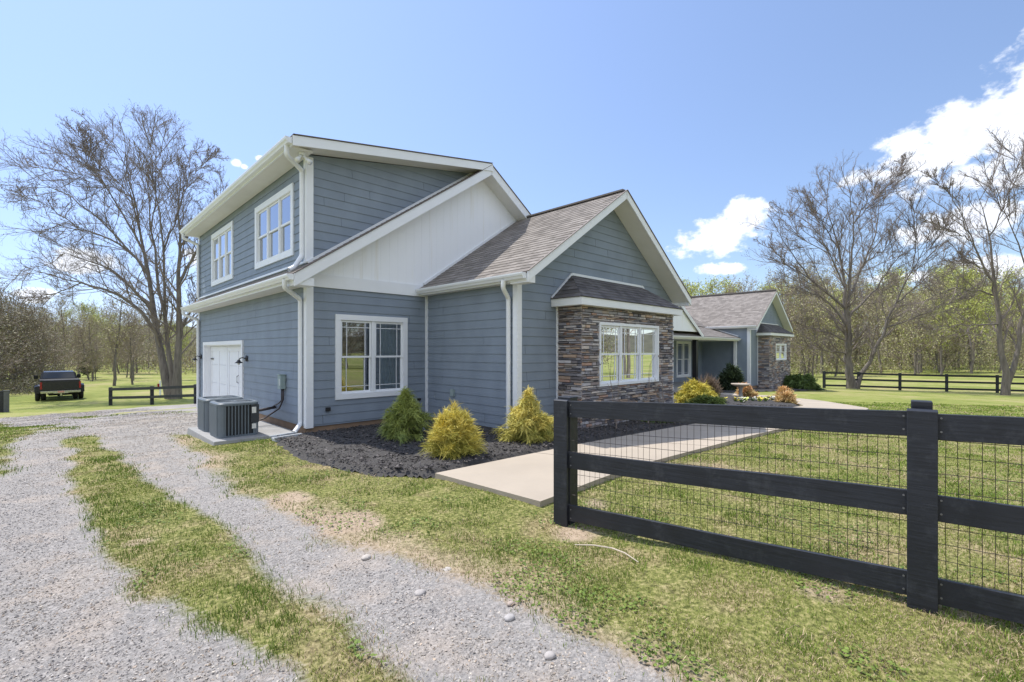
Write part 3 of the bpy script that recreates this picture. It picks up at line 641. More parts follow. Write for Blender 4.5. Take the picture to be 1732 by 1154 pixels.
# eave boxes: fascia + soffit, gutters
def eave_x(X, xw, y0, y1, ztop, d=.15, sg=-1):   # an eave running along y at x = X, wall at xw
    mb = MB(); mb.box(min(X, X-sg*.025), max(X, X-sg*.025), y0, y1, ztop-d, ztop-.03); mb.build('fascia', M_white, HS)
    mb = MB(); a, b = sorted((X-sg*.026, xw+sg*.015)); mb.box(a, b, y0+.03, y1, ztop-d+.005, ztop-d+.025); mb.build('soffit', M_soff, HS)
def gutter(p, q, out, d=.115):
    """K-style gutter between p and q (tops of its back edge), out = outward unit vector"""
    mb = MB(); p = np.array(p, float); q = np.array(q, float); out = np.array(out, float); Zv = np.array([0, 0, 1.])
    prof = [(0, 0), (0, -.10), (.07, -.10), (.085, -.07), (.105, -.05), (.115, -.02), (.115, 0), (.10, 0), (.10, -.015), (.07, -.09), (.012, -.09), (.012, 0)]
    n = len(prof); V = [e+out*a+Zv*b for e in (p, q) for a, b in prof]
    Q = [(i, (i+1) % n, n+(i+1) % n, n+i) for i in range(n)]
    mb.add(V, Q)
    for o in (0, n): mb.add([V[o+i] for i in (0, 1, 2, 3, 4, 5, 6)], [(0, 1, 2, 3), (0, 3, 4, 5)], [(0, 5, 6)])
    return mb.build('gutter', M_gut, HS)
eave_x(3.05, GX0, YO+.03, GYB+.04, rz_(3.05), .16); gutter((3.05, YO+.0, 2.875), (3.05, GYB+.05, 2.875), (-1, 0, 0))
eave_x(3.02, GX0, YO+.03, GYB+.04, 5.26, .16); gutter((3.02, YO+.0, 5.235), (3.02, GYB+.05, 5.235), (-1, 0, 0))
wz = WRZ-S_*(WRX-5.84)
eave_x(5.84, WX0, YW+.03, GYF-.05, wz, .15); gutter((5.84, YW+.02, wz-.02), (5.84, GYF-.06, wz-.02), (-1, 0, 0))
eave_x(12.06, WX1, YW+.03, 11.6, wz, .15, sg=1)
eave_x(VX0-.21, VX0, 8.83, 11.5, wz, .15); gutter((VX0-.21, 8.82, wz-.02), (VX0-.21, 11.5, wz-.02), (-1, 0, 0))
eave_x(VX1+.11, VX1, 8.83, 19, wz, .15, sg=1)
mb = MB(); mb.box(12.1, 26.95, 9.72, 9.745, 2.06, 2.20); mb.build('fascia', M_white, HS)
mb = MB(); mb.box(12.1, 26.95, 9.75, 11.78, 2.07, 2.09); mb.build('porch_ceiling', M_soff, HS)
gutter((12.1, 9.72, 2.2), (26.9, 9.72, 2.2), (0, -1, 0))
# return boxes under the wing rakes
mb = MB()
for x0, x1, y0, y1, z1 in ((5.85, 6.05, YW, WYF-.02, wz-.04), (11.96, 12.05, YW, WYF-.02, wz-.04), (VX0-.2, VX0-.02, 8.8, VYF-.02, wz-.04), (3.06, GX0-.02, YO, GYF-.02, 2.84)):
    mb.box(x0, x1, y0+.001, y1, z1-.14, z1)
mb.build_each('eave_return', M_white, HS)
# downspouts
def spout(pts, w=.075, d=.055):
    mb = MB(); pts = np.array(pts, float)
    # ribbed rectangular pipe swept along rounded path
    P = [pts[0]]
    for i in range(1, len(pts)-1):
        a, b, c = pts[i-1], pts[i], pts[i+1]; u = (a-b)/np.linalg.norm(a-b); v = (c-b)/np.linalg.norm(c-b)
        for t in np.linspace(0, 1, 5): P.append((b+u*.05)*(1-t)**2+2*b*t*(1-t)+(b+v*.05)*t*t)
    P.append(pts[-1]); P = np.array(P)[None]
    V, Q = tube_arrays(P, np.full(P.shape[:2], .043), 8); mb.add(V, Q.tolist()); return mb.build('downspout', M_gut, HS, smooth=True)
spout([(2.99, GYF-.22, 5.16), (2.99, GYF-.2, 4.98), (GX0-.06, GYF+.09, 4.88), (GX0-.06, GYF+.09, 3.3), (3.2, GYF+.02, 3.06), (3.1, GYF+.0, 3.0)])
spout([(2.98, GYF-.15, 2.8), (2.98, GYF-.13, 2.66), (GX0-.06, GYF+.16, 2.5), (GX0-.06, GYF+.16, .18), (GX0-.24, GYF-.02, .06)])
spout([(5.77, WYF+.05, 2.80), (5.77, WYF+.07, 2.66), (WX0-.06, WYF+.17, 2.5), (WX0-.06, WYF+.17, .1)])
spout([(2.98, GYB-.1, 2.8), (2.98, GYB-.1, 2.66), (GX0-.06, GYB-.15, 2.5), (GX0-.06, GYB-.15, -.25)])
spout([(2.98, GYB-.1, 5.15), (2.98, GYB-.1, 5.0), (GX0-.06, GYB-.15, 4.85), (GX0-.06, GYB-.15, 3.2)])
# ---- windows
def window(fr, o, n, split=True, grille='prairie', trim=.10, inner=None, sill=True, label=None, depth=2.2):
    u0, u1, v0, v1 = o; cas = MB(); t = trim; e = .0
    fr.box(cas, u0-t, u1+t, v1-.005, v1+t, -.02, .036); fr.box(cas, u0-t, u1+t, v0-t, v0+.005, -.02, .036)
    fr.box(cas, u0-t, u0+.005, v0+.005, v1-.005, -.02, .034); fr.box(cas, u1-.005, u1+t, v0+.005, v1-.005, -.02, .034)
    mu = .06; wu = (u1-u0-(n-1)*mu)/n
    for k in range(1, n):
        a = u0+k*wu+(k-1)*mu; fr.box(cas, a, a+mu, v0+.005, v1-.005, -.02, .018)
    # jamb returns
    fr.box(cas, u0+.005, u0+.02, v0+.005, v1-.005, -.10, -.021); fr.box(cas, u1-.02, u1-.005, v0+.005, v1-.005, -.10, -.021); fr.box(cas, u0+.02, u1-.02, v1-.02, v1-.005, -.10, -.021); fr.box(cas, u0+.02, u1-.02, v0+.005, v0+.02, -.10, -.021)
    W_ = cas.build('window', M_white, HS)
    if label: W_['label'] = label
    s = .038; vm = (v0+v1)/2
    for k in range(n):
        a = u0+k*(wu+mu)+.006; b = a+wu-.012; sh = MB(); gl = MB(); gr = MB()
        for (c, d, nn) in ([(vm-.02, v1-.01, -.012), (v0+.01, vm+.02, -.034)] if split else [(v0+.01, v1-.01, -.02)]):
            fr.box(sh, a, b, d-s, d, nn-.01, nn+.011); fr.box(sh, a, b, c, c+s, nn-.01, nn+.011); fr.box(sh, a, a+s, c+s, d-s, nn-.01, nn+.011); fr.box(sh, b-s, b, c+s, d-s, nn-.01, nn+.011)
            ia, ib, ic, id_ = a+s, b-s, c+s, d-s; fr.box(gl, ia-.004, ib+.004, ic-.004, id_+.004, nn-.004, nn+.001)
            g = .011; top = (c > v0+.1) or not split; q = .09
            bars = []
            if grille == 'prairie':
                bars = [(ia+q, ia+q+g, ic, id_), (ib-q-g, ib-q, ic, id_), (ia, ib, (id_-q-g if top else ic+q), (id_-q if top else ic+q+g))]
                if not split: bars.append((ia, ib, ic+q, ic+q+g))
            elif grille == 'cross': m_ = (ia+ib)/2; bars = [(m_-g, m_+g, ic, id_)]
            for (x, y, z, w) in bars: fr.box(gr, x, y, z, w, nn+.002, nn+.008)
        sh.build('sash', M_white, W_); gl.build('pane', M_glass, W_)
        if grille: gr.build('grille', M_white, W_)
    # dim room behind the glass
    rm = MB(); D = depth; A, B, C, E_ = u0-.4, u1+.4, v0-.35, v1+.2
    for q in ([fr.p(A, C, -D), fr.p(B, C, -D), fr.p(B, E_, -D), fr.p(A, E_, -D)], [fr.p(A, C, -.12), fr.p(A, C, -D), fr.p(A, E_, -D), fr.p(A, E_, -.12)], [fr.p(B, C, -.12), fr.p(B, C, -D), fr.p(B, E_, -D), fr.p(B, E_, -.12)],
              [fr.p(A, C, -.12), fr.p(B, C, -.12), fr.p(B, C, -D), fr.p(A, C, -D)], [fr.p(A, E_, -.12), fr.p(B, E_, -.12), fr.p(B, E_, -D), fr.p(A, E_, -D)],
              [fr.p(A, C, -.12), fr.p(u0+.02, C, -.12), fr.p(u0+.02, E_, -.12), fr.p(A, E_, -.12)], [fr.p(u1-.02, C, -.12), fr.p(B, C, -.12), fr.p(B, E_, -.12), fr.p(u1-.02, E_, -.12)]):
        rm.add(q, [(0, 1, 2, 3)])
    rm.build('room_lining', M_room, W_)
    def curtain(a, b, fold=.09, top=v1):
        c = MB(); us = np.linspace(a, b, 26); V = []
        for i, u in enumerate(us): V += [fr.p(u, v0-.3, -.28+.035*math.sin(i*1.35)), fr.p(u, top, -.28+.03*math.sin(i*1.35+.3))]
        c.add(V, [(2*i, 2*i+2, 2*i+3, 2*i+1) for i in range(25)]); c.build('curtain', M_curtain, W_, smooth=True)
    for cu in (inner or []): curtain(*cu)
    return W_
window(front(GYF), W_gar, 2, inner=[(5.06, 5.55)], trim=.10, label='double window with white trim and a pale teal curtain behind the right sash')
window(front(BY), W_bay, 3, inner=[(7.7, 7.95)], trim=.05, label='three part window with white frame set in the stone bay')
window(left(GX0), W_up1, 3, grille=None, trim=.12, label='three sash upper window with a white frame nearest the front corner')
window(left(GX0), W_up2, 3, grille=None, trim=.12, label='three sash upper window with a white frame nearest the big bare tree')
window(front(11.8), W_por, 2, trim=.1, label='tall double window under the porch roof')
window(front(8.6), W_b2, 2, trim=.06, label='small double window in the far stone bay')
# ---- garage door
def garage_door():
    fr = left(GX0); u0, u1, v0, v1 = D_gar; c = MB()
    fr.box(c, u0-.1, u1+.1, v1, v1+.1, -.02, .045); fr.box(c, u0-.1, u0, v0-.3, v1, -.02, .043); fr.box(c, u1, u1+.1, v0-.3, v1, -.02, .043)
    fr.box(c, u0, u0+.02, v0-.3, v1, -.2, -.021); fr.box(c, u1-.02, u1, v0-.3, v1, -.2, -.021); fr.box(c, u0, u1, v1-.02, v1, -.2, -.021)
    c.build('door_frame', M_white, HS)
    d = MB(); n = 4; vb = v0-.3; hh = (v1-.02-vb)/n
    for k in range(n): fr.box(d, u0+.02, u1-.02, vb+k*hh+.003, vb+(k+1)*hh-.003, -.20, -.15)
    um = (u0+u1)/2
    for a, b in ((u0+.03, um-.03), (um+.03, u1-.03)):
        fr.box(d, a, b, vb+.05, vb+.17, -.149, -.135); fr.box(d, a, b, v1-.17, v1-.05, -.149, -.135)
        for q in (a, b-.11, (a+b)/2-.05): fr.box(d, q, q+.11, vb+.171, v1-.171, -.149, -.135)
    D = d.build('garage_door', M_white, HS)
    for uu in (13.75,):
        h = MB(); h.tube([fr.p(uu, .70, -.13), fr.p(uu, .72, -.09), fr.p(uu, .88, -.09), fr.p(uu, .90, -.13)], .010, 6); h.build('handle', M_blk, D)
    for vv in (1.3,):
        for a, s in ((u0+.06, 1), (u1-.06, -1)):
            h = MB(); fr.box(h, *sorted((a, a+s*.32)), vv-.02, vv+.02, -.134, -.126); h.build('hinge', M_blk, D)
garage_door()
def lamp(y, z=1.42):
    b = MB(); fr = left(GX0); b.lathe([(0, 0), (.075, 0), (.075, .02), (.03, .035), (0, .035)], (0, 0, 0), 16, axis='x'); V = b.v[0]; V[:, 0] = -V[:, 0]-.02; V += np.array([GX0, y, z])
    b.tube([(GX0-.05, y, z), (GX0-.12, y, z+.02), (GX0-.17, y, z+.0), (GX0-.19, y, z-.04)], .012, 8); L_ = b.build('wall_lamp', M_blk, HS, smooth=True)
    s = MB(); s.lathe([(.018, .02), (.03, .015), (.04, -.015), (.09, -.055), (.088, -.06), (.038, -.02), (.018, .0)], (GX0-.19, y, z-.05), 18); s.build('lamp_shade', M_blk, L_, smooth=True)
    g = MB(); g.lathe([(.001, -.04), (.022, -.05), (.026, -.075), (.016, -.1), (.001, -.105)], (GX0-.19, y, z-.05), 12); g.build('bulb', M_sticker, L_, smooth=True)
lamp(12.5, 1.36); lamp(17.2, 1.36)
def flood():
    b = MB(); x, y, z = GX0-.15, GYF-.16, 4.97; b.lathe([(0, 0), (.06, 0), (.05, -.04), (0, -.04)], (x, y, z+.13), 12); L_ = b.build('flood_light', M_white, HS)
    for dx, dy in ((-.08, -.05), (.07, -.08)):
        m_ = MB(); m_.tube([(x, y, z+.09), (x+dx*.6, y+dy*.6, z+.05), (x+dx, y+dy, z+.0), (x+dx*1.5, y+dy*1.5, z-.05)], [.015, .02, .035, .05], 10); m_.build('lamp_head', M_white, L_, smooth=True)
flood()
# electric disconnect box and its conduits on the garage wall
mb = MB(); fr = left(GX0); fr.box(mb, 9.92, 10.08, .78, 1.06, .016, .12); fr.box(mb, 9.905, 10.095, 1.06, 1.075, .014, .135); eb = mb.build('electric_box', M_boxg, HS, bevel=.006)
mb = MB(); fr.box(mb, 9.95, 9.99, .85, .98, .121, .124); mb.build('notice', M_sticker, eb)
mb = MB(); mb.tube([(GX0-.05, 10.05, .78), (GX0-.05, 10.05, .55), (GX0-.06, 10.2, .47), (GX0-.06, 10.55, .38)], .014, 8); mb.tube([(GX0-.05, 9.96, .78), (GX0-.05, 9.96, .58), (GX0-.08, 10.1, .38), (GX0-.3, 10.3, .18), (GX0-.55, 10.2, .14), (2.8, 9.9, .22)], .017, 8)
mb.tube([(GX0-.02, 10.5, .37), (GX0-.3, 10.5, .33), (2.78, 10.55, .33)], .028, 8); mb.build('conduit', M_wire, HS, smooth=True)
mb = MB(); f2 = front(GYF); f2.box(mb, 3.76, 3.84, .40, .47, .01, .06); f2.box(mb, 5.8, 5.87, .45, .5, .01, .05); mb.build_each('outlet_cover', M_blk, HS)
mb = MB(); f2 = left(WX0); f2.box(mb, 7.85, 7.95, .60, .74, .01, .06); mb.build('outlet_cover', M_boxg, HS)
# ---- stone bays
def stone_face(mb, fr, u0, u1, v0, v1, hole=None, seed=1, big=1.0):
    r = random.Random(seed); v = v0
    pal = [(.20, .175, .17), (.13, .125, .14), (.26, .225, .20), (.31, .23, .175), (.08, .08, .095), (.28, .265, .265), (.38, .34, .31), (.25, .165, .13), (.17, .165, .18), (.32, .31, .32), (.22, .215, .235), (.12, .11, .115), (.18, .15, .145), (.24, .215, .22)]
    while v < v1-.01:
        h = r.choice([.025, .03, .035, .045, .055, .065])*big; h = min(h, v1-v); u = u0-r.random()*.2
        while u < u1:
            w = r.uniform(.07, .34)*big; a, b = max(u, u0), min(u+w, u1)
            if b-a > .015:
                segs = [(a, b)]
                if hole and v+h > hole[2]+.01 and v < hole[3]-.01:
                    segs = [(p, q) for p, q in ((a, min(b, hole[0])), (max(a, hole[1]), b)) if q-p > .01]
                for p, q in segs:
                    d = r.uniform(.008, .034); c = pal[r.randrange(len(pal))]; k = r.uniform(1.7, 2.5); mb.col = tuple(x*k for x in c)
                    g = .003; j = lambda: r.uniform(-.003, .003); sl = r.uniform(-.006, .006)
                    P = [fr.p(p+g, v+g, -.02), fr.p(q-g, v+g, -.02), fr.p(q-g-.004, v+g+.004+j(), d+j()), fr.p(p+g+.004, v+g+.004+j(), d+j()+sl), fr.p(p+g, v+h-g, -.02), fr.p(q-g, v+h-g, -.02), fr.p(q-g-.004, v+h-g-.005+j(), d+j()), fr.p(p+g+.004, v+h-g-.005+j(), d+j()+sl)]
                    mb.hexa(P)
            u += w
        v += h
    mb.col = (.10, .095, .09)
def bay(x0, x1, y, yw, vb, vt, hole, seed, xo=.2, ztop=3.08, big=1.0):
    mb = MB(); mb.col = (.1, .095, .09)
    fr = front(y); stone_face(mb, fr, x0, x1, vb, vt, hole, seed, big)
    fl = left(x0); stone_face(mb, fl, y+.0, yw-.0, vb, vt, None, seed+5, big); fr_ = right(x1); stone_face(mb, fr_, y, yw, vb, vt, None, seed+9, big)
    # backing
    def q(a, b, c, d): fr.box(mb, a, b, c, d, -.05, -.021)
    q(x0+.0, hole[0], vb, vt); q(hole[1], x1, vb, vt); q(hole[0], hole[1], vb, hole[2]); q(hole[0], hole[1], hole[3], vt)
    fl.box(mb, y+.06, yw, vb, vt, -.05, -.021); fr_.box(mb, y+.06, yw, vb, vt, -.05, -.021)
    mb.build('stone_bay', M_stone, HS)
    # fascia
    f = MB(); a, b, c = x0-xo, x1+xo, y-.15
    f.box(a, b, c, c+.025, vt-.02, vt+.12); f.box(a, a+.025, c+.025, yw-.015, vt-.02, vt+.12); f.box(b-.025, b, c+.025, yw-.015, vt-.02, vt+.12); f.box(a+.025, b-.025, c+.025, yw-.015, vt-.018, vt+.0)
    f.build('bay_fascia', M_white, HS)
    # hipped skirt roof: three planes
    zt = vt+.125; dy = yw-c+.02; dzv = ztop-zt; hx = .62
    A = np.array([a-.02, c-.02, zt]); B = np.array([b+.02, c-.02, zt]); C_ = np.array([a+hx, yw-.015, ztop]); D_ = np.array([b-hx, yw-.015, ztop])
    fm_ = slope_frame((0, A[1], zt), (1, 0, 0), (0, yw-.015-A[1], dzv)); Ln = math.hypot(yw-.015-A[1], dzv)
    r = MB(); lap(r, fm_, lambda v: A[0]+(C_[0]-A[0])*v/Ln, lambda v: B[0]+(D_[0]-B[0])*v/Ln, 0, Ln, .13, .009)
    dxx = C_[0]-A[0]; Ln2 = math.hypot(dxx, dzv); yb_ = yw-.015
    fs = slope_frame((A[0], 0, zt), (0, 1, 0), (dxx, 0, dzv)); lap(r, fs, lambda v: A[1]+(yb_-A[1])*v/Ln2, K(yb_), 0, Ln2, .13, .009)
    fs = slope_frame((B[0], 0, zt), (0, 1, 0), (-dxx, 0, dzv)); lap(r, fs, lambda v: A[1]+(yb_-A[1])*v/Ln2, K(yb_), 0, Ln2, .13, .009)
    rr = r.build('bay_roof', M_shind, HS)
    g = MB(); g.bar((a-.0, yw-.03, zt+.02), (C_[0], yw-.03, ztop+.02), .03, .05); g.bar((C_[0], yw-.03, ztop+.02), (D_[0], yw-.03, ztop+.02), .03, .05); g.bar((D_[0], yw-.03, ztop+.02), (b, yw-.03, zt+.02), .03, .05); g.build('flashing', M_gut, HS)
bay(BX0, BX1, BY, WYF, -.1, 2.42, W_bay, 3)
bay(28.2, 32.0, 8.6, VYF, -.95, 2.40, W_b2, 8, xo=.25, big=1.3)
# ---- porch
mb = MB(); mb.box(12.1, 26.95, 9.72, 11.78, -.9, -.12); mb.build('porch_floor', M_padc, HS)
mb = MB(); mb.box(21.9, 22.1, 9.85, 10.05, -.12, 2.07); mb.box(21.86, 22.14, 9.81, 10.09, -.12, -.0); mb.build('porch_post', M_blk, HS)
mb = MB(); mb.box(14.9, 15.1, 9.85, 10.05, -.12, 2.07); mb.build('porch_post', M_blk, HS)
mb = MB(); mb.box(26.82, 26.96, 9.84, 9.98, -.12, 2.06); mb.build('porch_post', M_white, HS)
# ---------------------------------------------------------------- things beside the house
def tz(x, y): return float(terr(x, y))
mb = MB(); mb.hexa([(1.97, 9.12, -.12), (3.36, 9.12, -.12), (3.36, 11.2, -.12), (1.97, 11.2, -.12), (1.99, 9.14, .02), (3.36, 9.14, .02), (3.36, 11.2, .02), (1.99, 11.2, .02)])
tag(mb.build('concrete_pad', M_padc, bevel=.01), 'pale concrete slab carrying both air conditioners beside the garage wall', 'concrete pad')
def ac_unit():
    root = empty('air_conditioner', (2.43, 9.71, .02), 'grey air conditioner nearest the downspout, with two white stickers on its louvred side', 'air conditioner', 'air conditioners beside the garage')
    ox, oy, oz = 2.43, 9.71, .02; h = .61; w = .325
    def rr(hw, r, n=6):
        P = []
        for cx, cy, a0 in ((hw-r, -hw+r, -90), (hw-r, hw-r, 0), (-hw+r, hw-r, 90), (-hw+r, -hw+r, 180)):
            for i in range(n+1): a = math.radians(a0+90*i/n); P.append((cx+r*math.cos(a), cy+r*math.sin(a)))
        return P
    def ring(mb, secs):
        V = []; n = None
        for hw, r, z in secs:
            P = rr(hw, r); n = len(P); V += [(x+ox, y+oy, z+oz) for x, y in P]
        mb.add(V, [(k*n+i, k*n+(i+1) % n, (k+1)*n+(i+1) % n, (k+1)*n+i) for k in range(len(secs)-1) for i in range(n)])
    b = MB(); ring(b, [(.30, .09, 0.0), (.30, .09, h-.05)]); b.build('coil_core', M_acd, root)
    c = MB(); ring(c, [(w, .10, 0), (w, .10, .03), (w-.012, .09, .035)]); c.build('base_pan', M_ac, root); c = MB(); ring(c, [(w-.012, .09, h-.06), (w+.008, .105, h-.055), (w+.01, .105, h-.02), (w-.01, .10, h), (w-.055, .09, h+.004), (w-.06, .09, h-.02)])
    c.build('top_cover', M_ac, root)
    l = MB()
    for sd in range(4):
        if sd == 0: ks = [k for k in range(8)]
        else: ks = range(10)
        for k in ks:
            t = -.215+k*.052 if sd == 0 else -.235+k*.052
            for (px_, py_, wx, wy) in ([(t, -w+.004, .008, .012)] if sd == 0 else [(-w+.004, t, .012, .019)] if sd == 1 else [(t, w-.004, .019, .012)] if sd == 2 else [(w-.004, t, .012, .019)]):
                l.box(ox+px_-wx, ox+px_+wx, oy+py_-wy, oy+py_+wy, oz+.03, oz+h-.06)
    # rounded corner covers
    for cx, cy, a0 in ((-w+.1, -w+.1, 180), (w-.1, -w+.1, 270), (w-.1, w-.1, 0), (-w+.1, w-.1, 90)):
        P = [(cx+.1*math.cos(math.radians(a0+90*i/6)), cy+.1*math.sin(math.radians(a0+90*i/6))) for i in range(7)]
        V = [(ox+x, oy+y, oz+z) for z in (.03, h-.055) for x, y in P]; l.add(V, [(i, i+1, 8+i, 7+i) for i in range(6)])
    l.build('louvres', M_ac, root)
    s = MB(); s.box(ox+.19, ox+.325, oy-w-.008, oy-w+.03, oz+.23, oz+h-.056); s.build('service_panel', M_acd, root)
    for z0, z1 in ((.40, .51), (.12, .21)):
        s = MB(); s.box(ox+.205, ox+.275, oy-w-.012, oy-w-.0085 if z0 > .3 else oy-w-.006, oz+z0, oz+z1); s.build('sticker', M_sticker, root)
    s = MB(); s.lathe([(0, .004), (.022, .004), (.022, 0)], (ox-w-.004, oy-.12, oz+.47), 10, axis='x'); s.build('badge', M_red, root)
    g = MB()
    for r_ in np.arange(.05, .27, .024): g.tube([(ox+r_*math.cos(a), oy+r_*math.sin(a), oz+h-.005+.0*r_) for a in np.linspace(0, 2*math.pi, 25)], .0028, 4, cap=False)
    for k in range(8): a = k*math.pi/4; g.tube([(ox, oy, oz+h+.002), (ox+.27*math.cos(a), oy+.27*math.sin(a), oz+h-.004)], .003, 4)
    g.build('fan_guard', M_ac, root)
    f = MB(); f.lathe([(0, h-.0), (.055, h-.0), (.06, h-.02), (.06, h-.09), (0, h-.09)], (ox, oy, oz), 16); f.build('fan_hub', M_ac, root)
    f = MB(); f.lathe([(0, h-.1), (.25, h-.1)], (ox, oy, oz), 20); f.build('fan_well', M_acd, root)
    return root
ac = ac_unit(); ac2 = copy_tree(ac, loc=(2.43, 10.66, .02)); ac2['label'] = 'grey air conditioner nearer the white garage door, half hidden behind the other unit'
mb = MB(); mb.box(2.78, 3.2, GYF-.28, GYF-.05, -.04, .035); mb.hexa([(2.76, GYF-.3, .035), (3.22, GYF-.3, .035), (3.22, GYF-.26, .035), (2.76, GYF-.26, .035), (2.76, GYF-.3, .065), (3.22, GYF-.3, .085), (3.22, GYF-.26, .085), (2.76, GYF-.26, .065)])
mb.hexa([(2.76, GYF-.07, .035), (3.22, GYF-.07, .035), (3.22, GYF-.03, .035), (2.76, GYF-.03, .035), (2.76, GYF-.07, .065), (3.22, GYF-.07, .085), (3.22, GYF-.03, .085), (2.76, GYF-.03, .065)])
tag(mb.build('splash_block', mat('splash_plastic', (.42, .45, .48), .6), bevel=.006), 'pale grey splash block under the downspout at the garage corner', 'splash block')
# ---- plants
def shrub(name, x, y, h, r, ctop, cbot, n, label, cat, droop=.75, taper=1.3, seed=1, L=.16, group=None, w=.004, spire=0):
    g = np.random.default_rng(seed); z0 = tz(x, y)+.06
    root = empty(name, (x, y, z0), label, cat, group)
    # shoots inside a mounded cone, each a thin arching strand with side sprigs
    nc = max(40, n//110); uc = g.random(nc)**.7*.97; ac_ = g.random(nc)*2*np.pi; lc = 1+.12*np.sin(ac_*3+seed)+g.normal(0, .26, nc)
    if spire:
        body = np.sqrt(np.clip(1-(uc/spire)**2, 0, 1)); Rc = r*lc*np.maximum(body, .34*np.clip(1-uc, 0, 1)/(1-spire*.5))
        sx_ = .18*r*np.clip((uc-.35)/.3, 0, 1)*math.cos(seed*2.1)
    else: Rc = r*(1-uc**1.35)**(1/taper)*lc; sx_ = 0
    Cc = np.stack([x+sx_+Rc*np.cos(ac_), y+sx_*.7+Rc*np.sin(ac_), z0+h*uc*(1+g.normal(0, .12, nc))], 1)
    od = norm(np.stack([np.cos(ac_)*(1.1-uc), np.sin(ac_)*(1.1-uc), .35+.9*uc], 1)+g.normal(0, .25, (nc, 3)))
    ci = g.integers(0, nc, n); u = np.clip(uc[ci]+g.normal(0, .02, n), 0, 1); a = ac_[ci]
    inn = g.random(n)**1.3; axis_ = np.array([x, y, 0])*np.ones((n, 1)); axis_[:, 2] = z0+h*u*.75
    P0 = Cc[ci]*(1-.6*inn[:, None])+axis_*(.6*inn[:, None])+g.normal(0, L*.2, (n, 3)); P0[:, 2] = np.maximum(P0[:, 2], z0)
    out = norm(od[ci]+g.normal(0, .55, (n, 3)))
    ll = L*(.5+g.random(n)); side = np.cross(out, g.normal(0, 1, (n, 3))); side /= np.linalg.norm(side, axis=1, keepdims=True)
    ts = [0, .45, 1.0]; V = []
    for t in ts:
        c = P0+out*(ll*t)[:, None]+np.stack([0*ll, 0*ll, -droop*ll*t*t*.75], 1); ww = w*(1.25-t)*1.3
        V += [c-side*ww, c+side*ww]
    V = np.stack(V, 1); V[:, :, 2] = np.maximum(V[:, :, 2], z0-.03)
    b = np.arange(n)[:, None]*6; F = np.concatenate([b+np.array([0, 1, 3, 2]), b+np.array([2, 3, 5, 4])])
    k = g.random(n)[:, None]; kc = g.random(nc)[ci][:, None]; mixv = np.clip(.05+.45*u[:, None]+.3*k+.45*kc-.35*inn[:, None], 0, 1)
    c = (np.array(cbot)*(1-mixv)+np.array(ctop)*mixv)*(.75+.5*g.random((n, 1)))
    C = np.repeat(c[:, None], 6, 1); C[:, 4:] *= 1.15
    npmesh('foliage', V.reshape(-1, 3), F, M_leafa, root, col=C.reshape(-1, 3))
    mb = MB()
    for i in range(9):
        aa = i*2.4; mb.tube([(x, y, z0-.05), (x+r*.25*math.cos(aa), y+r*.25*math.sin(aa), z0+h*.35), (x+r*.4*math.cos(aa), y+r*.4*math.sin(aa), z0+h*.6)], [.012, .008, .004], 5)
    mb.build('stem', M_twig, root)
    return root
gp = lambda px, py: gnd(px, py)
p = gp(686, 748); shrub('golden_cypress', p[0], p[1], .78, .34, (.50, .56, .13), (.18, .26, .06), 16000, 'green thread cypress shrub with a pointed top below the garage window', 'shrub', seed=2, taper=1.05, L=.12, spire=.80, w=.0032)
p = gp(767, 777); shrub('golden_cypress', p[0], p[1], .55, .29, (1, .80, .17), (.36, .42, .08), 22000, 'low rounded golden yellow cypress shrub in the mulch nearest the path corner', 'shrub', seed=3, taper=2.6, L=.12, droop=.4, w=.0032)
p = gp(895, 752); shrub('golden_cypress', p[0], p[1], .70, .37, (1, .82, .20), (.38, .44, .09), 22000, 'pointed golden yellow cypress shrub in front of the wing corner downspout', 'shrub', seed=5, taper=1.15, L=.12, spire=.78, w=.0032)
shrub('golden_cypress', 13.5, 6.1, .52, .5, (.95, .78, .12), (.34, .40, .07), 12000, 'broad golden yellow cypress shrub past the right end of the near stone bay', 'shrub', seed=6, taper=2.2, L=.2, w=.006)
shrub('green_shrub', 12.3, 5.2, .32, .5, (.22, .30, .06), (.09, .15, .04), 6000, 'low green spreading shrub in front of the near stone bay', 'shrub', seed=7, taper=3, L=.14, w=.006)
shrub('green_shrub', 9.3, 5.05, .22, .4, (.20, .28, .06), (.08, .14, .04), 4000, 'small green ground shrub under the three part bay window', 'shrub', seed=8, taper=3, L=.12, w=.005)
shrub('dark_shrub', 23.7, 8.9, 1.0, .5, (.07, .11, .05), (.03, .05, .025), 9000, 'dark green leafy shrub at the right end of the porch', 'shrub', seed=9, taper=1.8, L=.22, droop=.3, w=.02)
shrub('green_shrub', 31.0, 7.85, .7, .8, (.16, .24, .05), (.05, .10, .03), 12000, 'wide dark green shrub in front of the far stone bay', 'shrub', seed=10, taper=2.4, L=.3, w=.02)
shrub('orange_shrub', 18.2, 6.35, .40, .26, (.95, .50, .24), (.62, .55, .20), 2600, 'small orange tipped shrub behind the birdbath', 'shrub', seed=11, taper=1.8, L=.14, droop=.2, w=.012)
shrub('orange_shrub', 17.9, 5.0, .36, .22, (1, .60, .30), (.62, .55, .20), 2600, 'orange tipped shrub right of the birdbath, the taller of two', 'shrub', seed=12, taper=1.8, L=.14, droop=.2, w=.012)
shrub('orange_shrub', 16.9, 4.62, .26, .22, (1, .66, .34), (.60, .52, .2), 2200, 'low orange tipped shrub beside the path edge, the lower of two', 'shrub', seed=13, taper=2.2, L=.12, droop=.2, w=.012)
shrub('dry_shrub', 14.6, 6.2, .6, .32, (.36, .26, .18), (.22, .17, .13), 2600, 'brown leafless twiggy shrub right of the broad golden shrub', 'shrub', seed=14, taper=2.5, L=.2, droop=-.2, w=.006)
